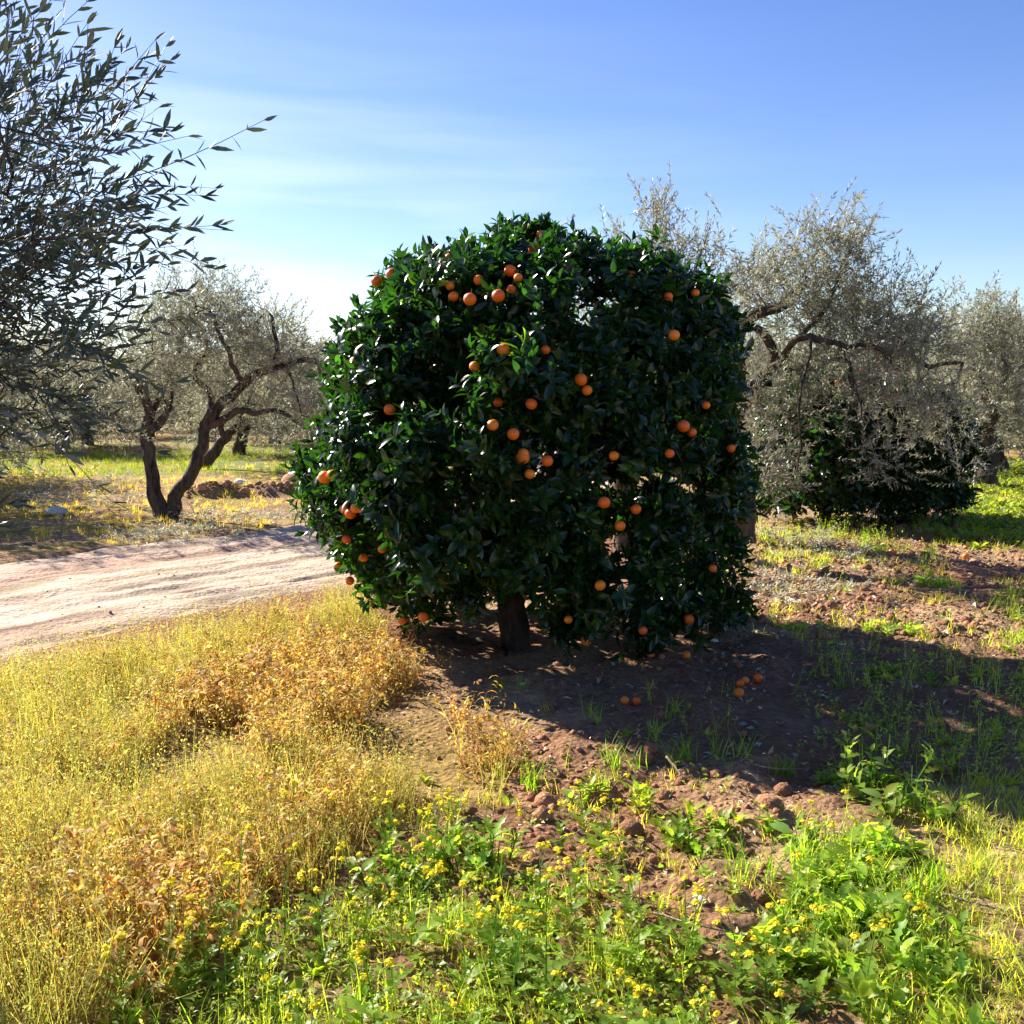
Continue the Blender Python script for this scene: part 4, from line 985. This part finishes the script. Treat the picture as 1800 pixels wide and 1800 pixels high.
tag(a.build('leaf_litter', M_litter), 'scattered dry fallen leaves on the ground', 'leaves', kind='stuff')
a = Acc()
def prun(poly, dens, xr, yr, seed, fo=14):
    P = scatter(poly, dens, rg, 12, xr, yr, noise=(.9, .36, .55), seed=seed, falloff=fo)
    if len(P) == 0: return
    n = len(P); D = np.stack([rg.normal(size=n), rg.normal(size=n), rg.uniform(-.05, .35, n)], 1); k = rg.integers(0, 8, n); M = frames(D, rg.uniform(0, 6.28, n)); P = P + [0, 0, .02]
    for i in range(8): m = k == i; a.inst(SH_MID[i], P[m], M[m], rg.uniform(.6, 1.0, m.sum()), (1.6 + rg.uniform(-.4, .6, (m.sum(), 1))) * np.array([1.05, 1, 1.05]))
prun([(170, 930), (260, 900), (430, 905), (600, 900), (600, 945), (330, 952), (230, 960)], 150, (-8, 0), (9, 15), 41)
prun([(0, 930), (30, 900), (150, 905), (150, 930)], 110, (-10, 0), (9, 15), 42)
prun([(1310, 960), (1400, 900), (1520, 960), (1500, 1060), (1330, 1080)], 70, (1, 6), (7, 13), 43)
prun([(40, 860), (230, 840), (250, 880), (40, 890)], 60, (-14, 0), (12, 22), 44)
tag(a.build('olive_prunings', M_olive), 'grey cut olive twigs strewn under the trees', 'prunings', kind='stuff')

# ------------------------------------------------------------------ single plants
def place(o, px, py, rz, s=1.0):
    g = gpt(px, py); z = float(gz([g[0]], [g[1]])[0]); g = gpt(px, py, z); o.location = (g[0], g[1], float(gz([g[0]], [g[1]])[0]) - .004); o.rotation_euler = (0, 0, rz); o.scale = (s, s, s)
    return g
FLW = None
def flower_cluster(a, c, r, n, col=(.86, .74, .03)):
    for i in range(n):
        d = np.array([rp.gauss(0, 1), rp.gauss(0, 1), abs(rp.gauss(0, 1)) * .8]); d /= np.linalg.norm(d); p = c + d * r * rp.uniform(.3, 1)
        az0 = rp.uniform(0, 6.28); M0 = frames((d + [0, 0, .6])[None])[0]
        for q in range(4):
            f = leafframe(az0 + q * 1.5708, 1.25); a.inst(diamond(.85, np.array(col) * rp.uniform(.85, 1.1)), p[None], (M0 @ f)[None], rp.uniform(.006, .009))
def mustard(seed):
    rnd = random.Random(seed); root = empty('mustard_plant', (0, 0, 0), 'x', 'wildflower', 'mustard plants flowering in the foreground')
    h = rnd.uniform(.17, .32); bx, by = rnd.uniform(-.05, .05), rnd.uniform(-.05, .05); f = lambda t: np.array([bx * t * t, by * t * t, h * t])
    a = Acc(); tube([f(t) for t in np.linspace(0, 1, 6)], .0026, .0014, 4, (.17, .27, .06), a)
    tips = [f(1)]
    for q in range(rnd.randint(1, 3)):
        t = rnd.uniform(.55, .8); az = rnd.uniform(0, 6.28); e = f(t) + np.array([math.cos(az) * .05, math.sin(az) * .05, h * rnd.uniform(.15, .3)]); tube([f(t), (f(t) + e) / 2 + [0, 0, -.008], e], .0016, .001, 3, (.17, .27, .06), a); tips.append(e)
    a.build('stem', M_green, root)
    a = Acc()
    for q in range(rnd.randint(5, 8)):
        t = .03 + .6 * q / 8; az = q * 2.4 + rnd.uniform(-.4, .4); a.inst(LOB, f(t)[None], leafframe(az, rnd.uniform(.7, 1.2), rnd.uniform(-.3, .3))[None], (.11 - .08 * t) * rnd.uniform(.7, 1.2), np.array([[rnd.uniform(.8, 1.3)] * 3]))
    a.build('leaves', M_green, root)
    for e in tips:
        a = Acc(); flower_cluster(a, e, rnd.uniform(.011, .018), rnd.randint(8, 14)); a.build('flower_head', M_petal, root)
    return root
mp_ = [mustard(i + 60) for i in range(6)]
mpos = [(592, 1392), (515, 1405), (570, 1420), (806, 1370), (685, 1440), (672, 1455), (755, 1440), (762, 1455), (725, 1470), (740, 1500), (720, 1505), (705, 1540), (785, 1425), (803, 1428), (850, 1440), (1025, 1390), (985, 1430), (1065, 1420), (1055, 1440),
        (620, 1530), (615, 1660), (570, 1640), (465, 1690), (500, 1740), (350, 1560), (390, 1575), (420, 1595), (375, 1600), (465, 1630), (360, 1650), (330, 1700), (215, 1720), (420, 1690), (930, 1540), (950, 1560), (905, 1600), (925, 1620), (1010, 1515), (1020, 1500),
        (1005, 1560), (1070, 1500), (1080, 1510), (1160, 1590), (1205, 1600), (1110, 1570), (1300, 1660), (1345, 1690), (1385, 1640), (1425, 1640), (1365, 1690), (1060, 1640), (1215, 1620), (1290, 1700), (1380, 1760), (1520, 1700), (780, 1780), (690, 1700), (820, 1690), (870, 1640), (900, 1710), (840, 1560), (790, 1600), (960, 1690), (1620, 1640),
        (560, 1580), (640, 1600), (1440, 1480), (660, 1760), (400, 1740), (300, 1640), (530, 1790), (990, 1760), (1100, 1780), (1240, 1790)]
rm = random.Random(4)
for i in range(12): mpos.append((rm.uniform(330, 1320), rm.uniform(1560, 1860)))
MUST_G = 'mustard plants flowering in the foreground'
for i, (px, py) in enumerate(mpos):
    o = mp_[i] if i < 6 else copy_tree(mp_[i % 6])
    place(o, px, py + 70, rm.uniform(0, 6.28), rm.uniform(.65, 1.05))
    o['label'] = 'yellow flowering mustard stem among the green weeds in front' if py > 1480 else 'yellow flowering mustard stem between the clods and dry grass'
    o['group'] = MUST_G if py > 1480 else 'mustard plants between clods and dry grass'
def clump(px, py, size, n, label, hgt=0., col=1., name='leafy_weed', flowers=0):
    root = empty(name, (0, 0, 0), label, 'weed'); a = Acc()
    for q in range(n):
        az = rp.uniform(0, 6.28); r = rp.random() ** .6 * size
        t = weed(rp.randint(9, 14), size * .30 + .022, col, hgt, .65)
        a.inst(t, np.array([[r * math.cos(az), r * math.sin(az), 0]]), frames(np.array([[math.cos(az) * r / size * .5, math.sin(az) * r / size * .5, 1.]]), np.array([az])), rp.uniform(.75, 1.2))
    if hgt:
        for q in range(max(3, n // 2)):
            x, y = rp.gauss(0, size * .4), rp.gauss(0, size * .4); tube([(x, y, 0), (x * 1.1, y * 1.1, hgt * .6), (x * 1.3, y * 1.2, hgt * 1.15)], .003, .0015, 4, (.16, .27, .06), a)
    a.build('leaves', M_green, root)
    if flowers:
        for q in range(flowers):
            a = Acc(); flower_cluster(a, np.array([rp.gauss(0, size * .6), rp.gauss(0, size * .5), size * .7 + hgt * .8]), .014, 10); a.build('flower_head', M_petal, root)
    place(root, px, py, rp.uniform(0, 6.28)); return root
CL_ = [(1530, 1400, .13, 9, 'upright bushy weed where the tree shade meets the sun, left of its pair', .22, .9, 0), (1600, 1425, .16, 11, 'bushy weed where the tree shade meets the sun, right of its pair', .12, .85, 0),
       (1480, 1500, .17, 12, 'thick leafy weed at the top of the green strip on the right', .06, 1.15, 2), (1560, 1530, .15, 10, 'leafy weed right of the thick green strip beside bare shaded soil', .04, 1.1, 1),
       (1440, 1590, .18, 13, 'large grey green leafy weed in the middle of the green strip', .08, 1.1, 1), (1500, 1620, .18, 13, 'large leafy weed with jagged leaves at the right of the green strip', .08, 1., 1), (1400, 1690, .17, 12, 'low leafy weed at the bottom left of the green strip', .05, 1., 2),
       (1490, 1715, .16, 10, 'leafy weed at the bottom of the green strip beside dark soil', .05, .9, 1), (1640, 1690, .12, 9, 'rounded leafy weed standing alone on the shaded soil lower right', .10, 1.1, 1), (1690, 1730, .12, 8, 'pale leafy weed beside the yellow grass lower right', .06, 1.1, 0),
       (1625, 1800, .13, 9, 'broad leaved weed at the bottom edge on the right', .04, 1.2, 0), (1070, 1420, .13, 9, 'green leafy weed among red clods in front of the shade', .07, 1.1, 1), (1180, 1460, .11, 8, 'small leafy weed between the clods in the middle', .05, 1., 0),
       (1300, 1470, .12, 8, 'leafy weed on the clods left of the green strip', .06, 1., 0), (1240, 1500, .09, 6, 'sprawling weed beside a dark hollow in the clods', .04, 1., 0), (690, 1560, .10, 8, 'leafy weed at the edge of the brown dry grass', .10, 1., 0), (860, 1520, .12, 9, 'bright leafy weed under yellow flowers in the middle foreground', .10, 1.2, 1),
       (1560, 1190, .09, 6, 'dark weed in the tree shade on the right', .05, .9, 0), (1390, 1108, .10, 7, 'small bright weed just beyond the edge of the tree shade', 0, 1.5, 0), (1570, 1110, .14, 9, 'leafy weed at the far edge of the tree shade', .06, 1.1, 0), (1650, 1035, .16, 9, 'leafy weed between two rows of shade on the right', .06, 1.1, 0),
       (1480, 1380, .09, 6, 'low grassy weed at the near edge of the tree shade', .03, 1.1, 0), (1640, 980, .07, 5, 'small upright weed beside a fallen orange', .1, 1.1, 0)]
for px, py, s_, n_, lab, hg, c_, fl in CL_: clump(px, py, s_, n_, lab, hg, c_, flowers=fl)
def tuft(px, py, s, label, n=3, c0=(.17, .32, .03)):
    root = Acc()
    for q in range(n):
        root.inst(greentuft((.09, .17), 18, c0), np.array([[rp.gauss(0, .05), rp.gauss(0, .03), 0]]), frames(np.array([[rp.gauss(0, .1), rp.gauss(0, .1), 1.]])), 1.)
    o = root.build('grass_tuft', M_green); tag(o, label, 'grass'); place(o, px, py, rp.uniform(0, 6), s)
for q in [(1095, 1345, 1., 'bright grass tuft at the near edge of the shade, left of two'), (1195, 1335, 1.1, 'bright grass tuft at the near edge of the shade, right of two'), (1385, 1362, .8, 'thin grass tuft on clods at the edge of the shade'), (940, 1385, .9, 'grass tuft in the dark hollow beside the dry grass'),
          (1330, 1545, 1., 'splayed grass tuft beside the green strip'), (1630, 1580, 1.1, 'long bladed grass tuft on the bare shaded soil on the right'), (1790, 1130, 1.1, 'grass tuft at the right edge beyond the shade'), (895, 1215, .8, 'pale grass sprig beside the fallen branch under the tree')]:
    tuft(*q)

# ------------------------------------------------------------------ sticks and stones
def stick(pts, r, label, name='stick', mat=None):
    G = []
    for px, py, up in pts:
        g = gpt(px, py); z = float(gz([g[0]], [g[1]])[0]); g = gpt(px, py, z + up); G.append(g)
    G = np.array(G); t = np.linspace(0, 1, 14); d = np.linspace(0, 1, len(G)); Pp = np.stack([np.interp(t, d, G[:, k]) for k in range(3)], 1)
    for _ in range(2): Pp[1:-1] = (Pp[:-2] + Pp[1:-1] * 2 + Pp[2:]) / 4
    Pp += np.random.default_rng(len(label)).normal(0, r * .3, Pp.shape); Pp[:, 2] = np.maximum(Pp[:, 2], gz(Pp[:, 0], Pp[:, 1]) + r * .7)
    b = Pp[0].copy(); o = tube(Pp - b, r, r * .5, 6).build(name, mat or M_twig, smooth=True); o.location = b; tag(o, label, 'stick')
for s in [([(1065, 1590, .02), (1130, 1625, .03), (1185, 1650, .02)], .006, 'pale straight stick lying across the clods in the foreground'), ([(1130, 1600, .02), (1240, 1630, .02), (1320, 1645, .01)], .004, 'thin dry stick lying on clods left of the green strip'),
          ([(915, 1492, .02), (980, 1480, .02), (1025, 1458, .03)], .004, 'thin stick beside yellow flowers in the middle foreground'), ([(1172, 1330, .04), (1195, 1360, .03), (1215, 1380, .01)], .006, 'short pale stick leaning in the clods near the shade'), ([(1140, 1272, .01), (1155, 1288, .01), (1200, 1297, .01)], .005, 'curved thin stick on the dark soil in the shade'),
          ([(1650, 1570, .02), (1730, 1592, .02), (1800, 1608, .02)], .006, 'long pale stick on the yellow grass at the right edge'), ([(1700, 1692, .01), (1760, 1685, .02), (1800, 1678, .02)], .004, 'thin brown twig at the lower right edge'), ([(1740, 1640, .01), (1800, 1700, .01)], .004, 'straw coloured twig at the right edge below the long stick'),
          ([(1310, 1340, .02), (1360, 1352, .03), (1430, 1350, .01)], .004, 'thin twig on clods at the edge of the shade'), ([(450, 1530, .08), (480, 1508, .12), (510, 1500, .14)], .003, 'dry stalk sticking out of the brown dry grass'),
          ([(1120, 1010, .02), (1100, 1020, .02), (1400, 1020, .02)], .008, 'branch lying on the ground behind the orange tree'), ([(1320, 1030, .03), (1370, 1020, .02), (1400, 1010, .02)], .012, 'dark stick among olive litter right of the orange tree'),
          ([(1600, 1035, .02), (1700, 1040, .02), (1780, 1036, .02)], .010, 'brown stick among weeds on the right beyond the shade'), ([(1092, 1254, .01), (1122, 1249, .01)], .004, 'tiny pale twig in front of the pair of fallen oranges'), ([(1280, 1222, .01), (1296, 1217, .02)], .004, 'tiny pale twig beside the nearest fallen orange')]:
    stick(*s)
stick([(780, 1113, .02), (850, 1128, .05), (890, 1150, .03)], .028, 'thick fallen branch on the soil left of the orange trunk', 'fallen_branch', M_cbark)
def stone(px, py, s, label, col=(.42, .36, .30), name='stone'):
    a = Acc(); a.inst(CL[rp.randint(0, 7)], np.zeros((1, 3)), np.array([[[1.2, .2, 0], [-.2, .8, 0], [.1, 0, .7]]]), s, np.array([[col[0] / .31, col[1] / .14, col[2] / .075]])); o = a.build(name, M_stone, smooth=True); tag(o, label, name); g = place(o, px, py, rp.uniform(0, 6)); o.location.z += s * .2
for q in [(1305, 1290, .05, 'dark small stone in the tree shade, left of a touching pair', (.20, .17, .13)), (1319, 1293, .042, 'small tan stone in the tree shade, right of a touching pair', (.34, .30, .2)), (102, 905, .26, 'pale angular stone left of the forked olive', (.55, .5, .46)), (424, 851, .22, 'small white stone beyond the earth bank', (.75, .73, .7)),
          (330, 872, .25, 'dark stone beside the forked olive', (.2, .16, .14)), (505, 860, .2, 'pale pinkish stone on the earth bank', (.6, .45, .4)), (1715, 990, .14, 'reddish stone like clod beside a fallen orange on the right', (.45, .22, .13)), (1230, 1575, .05, 'small pale stone in a clod hollow in front', (.6, .5, .46)), (1255, 1125, .05, 'pale pebble at the foot of the second stem', (.6, .55, .5))]:
    stone(*q)
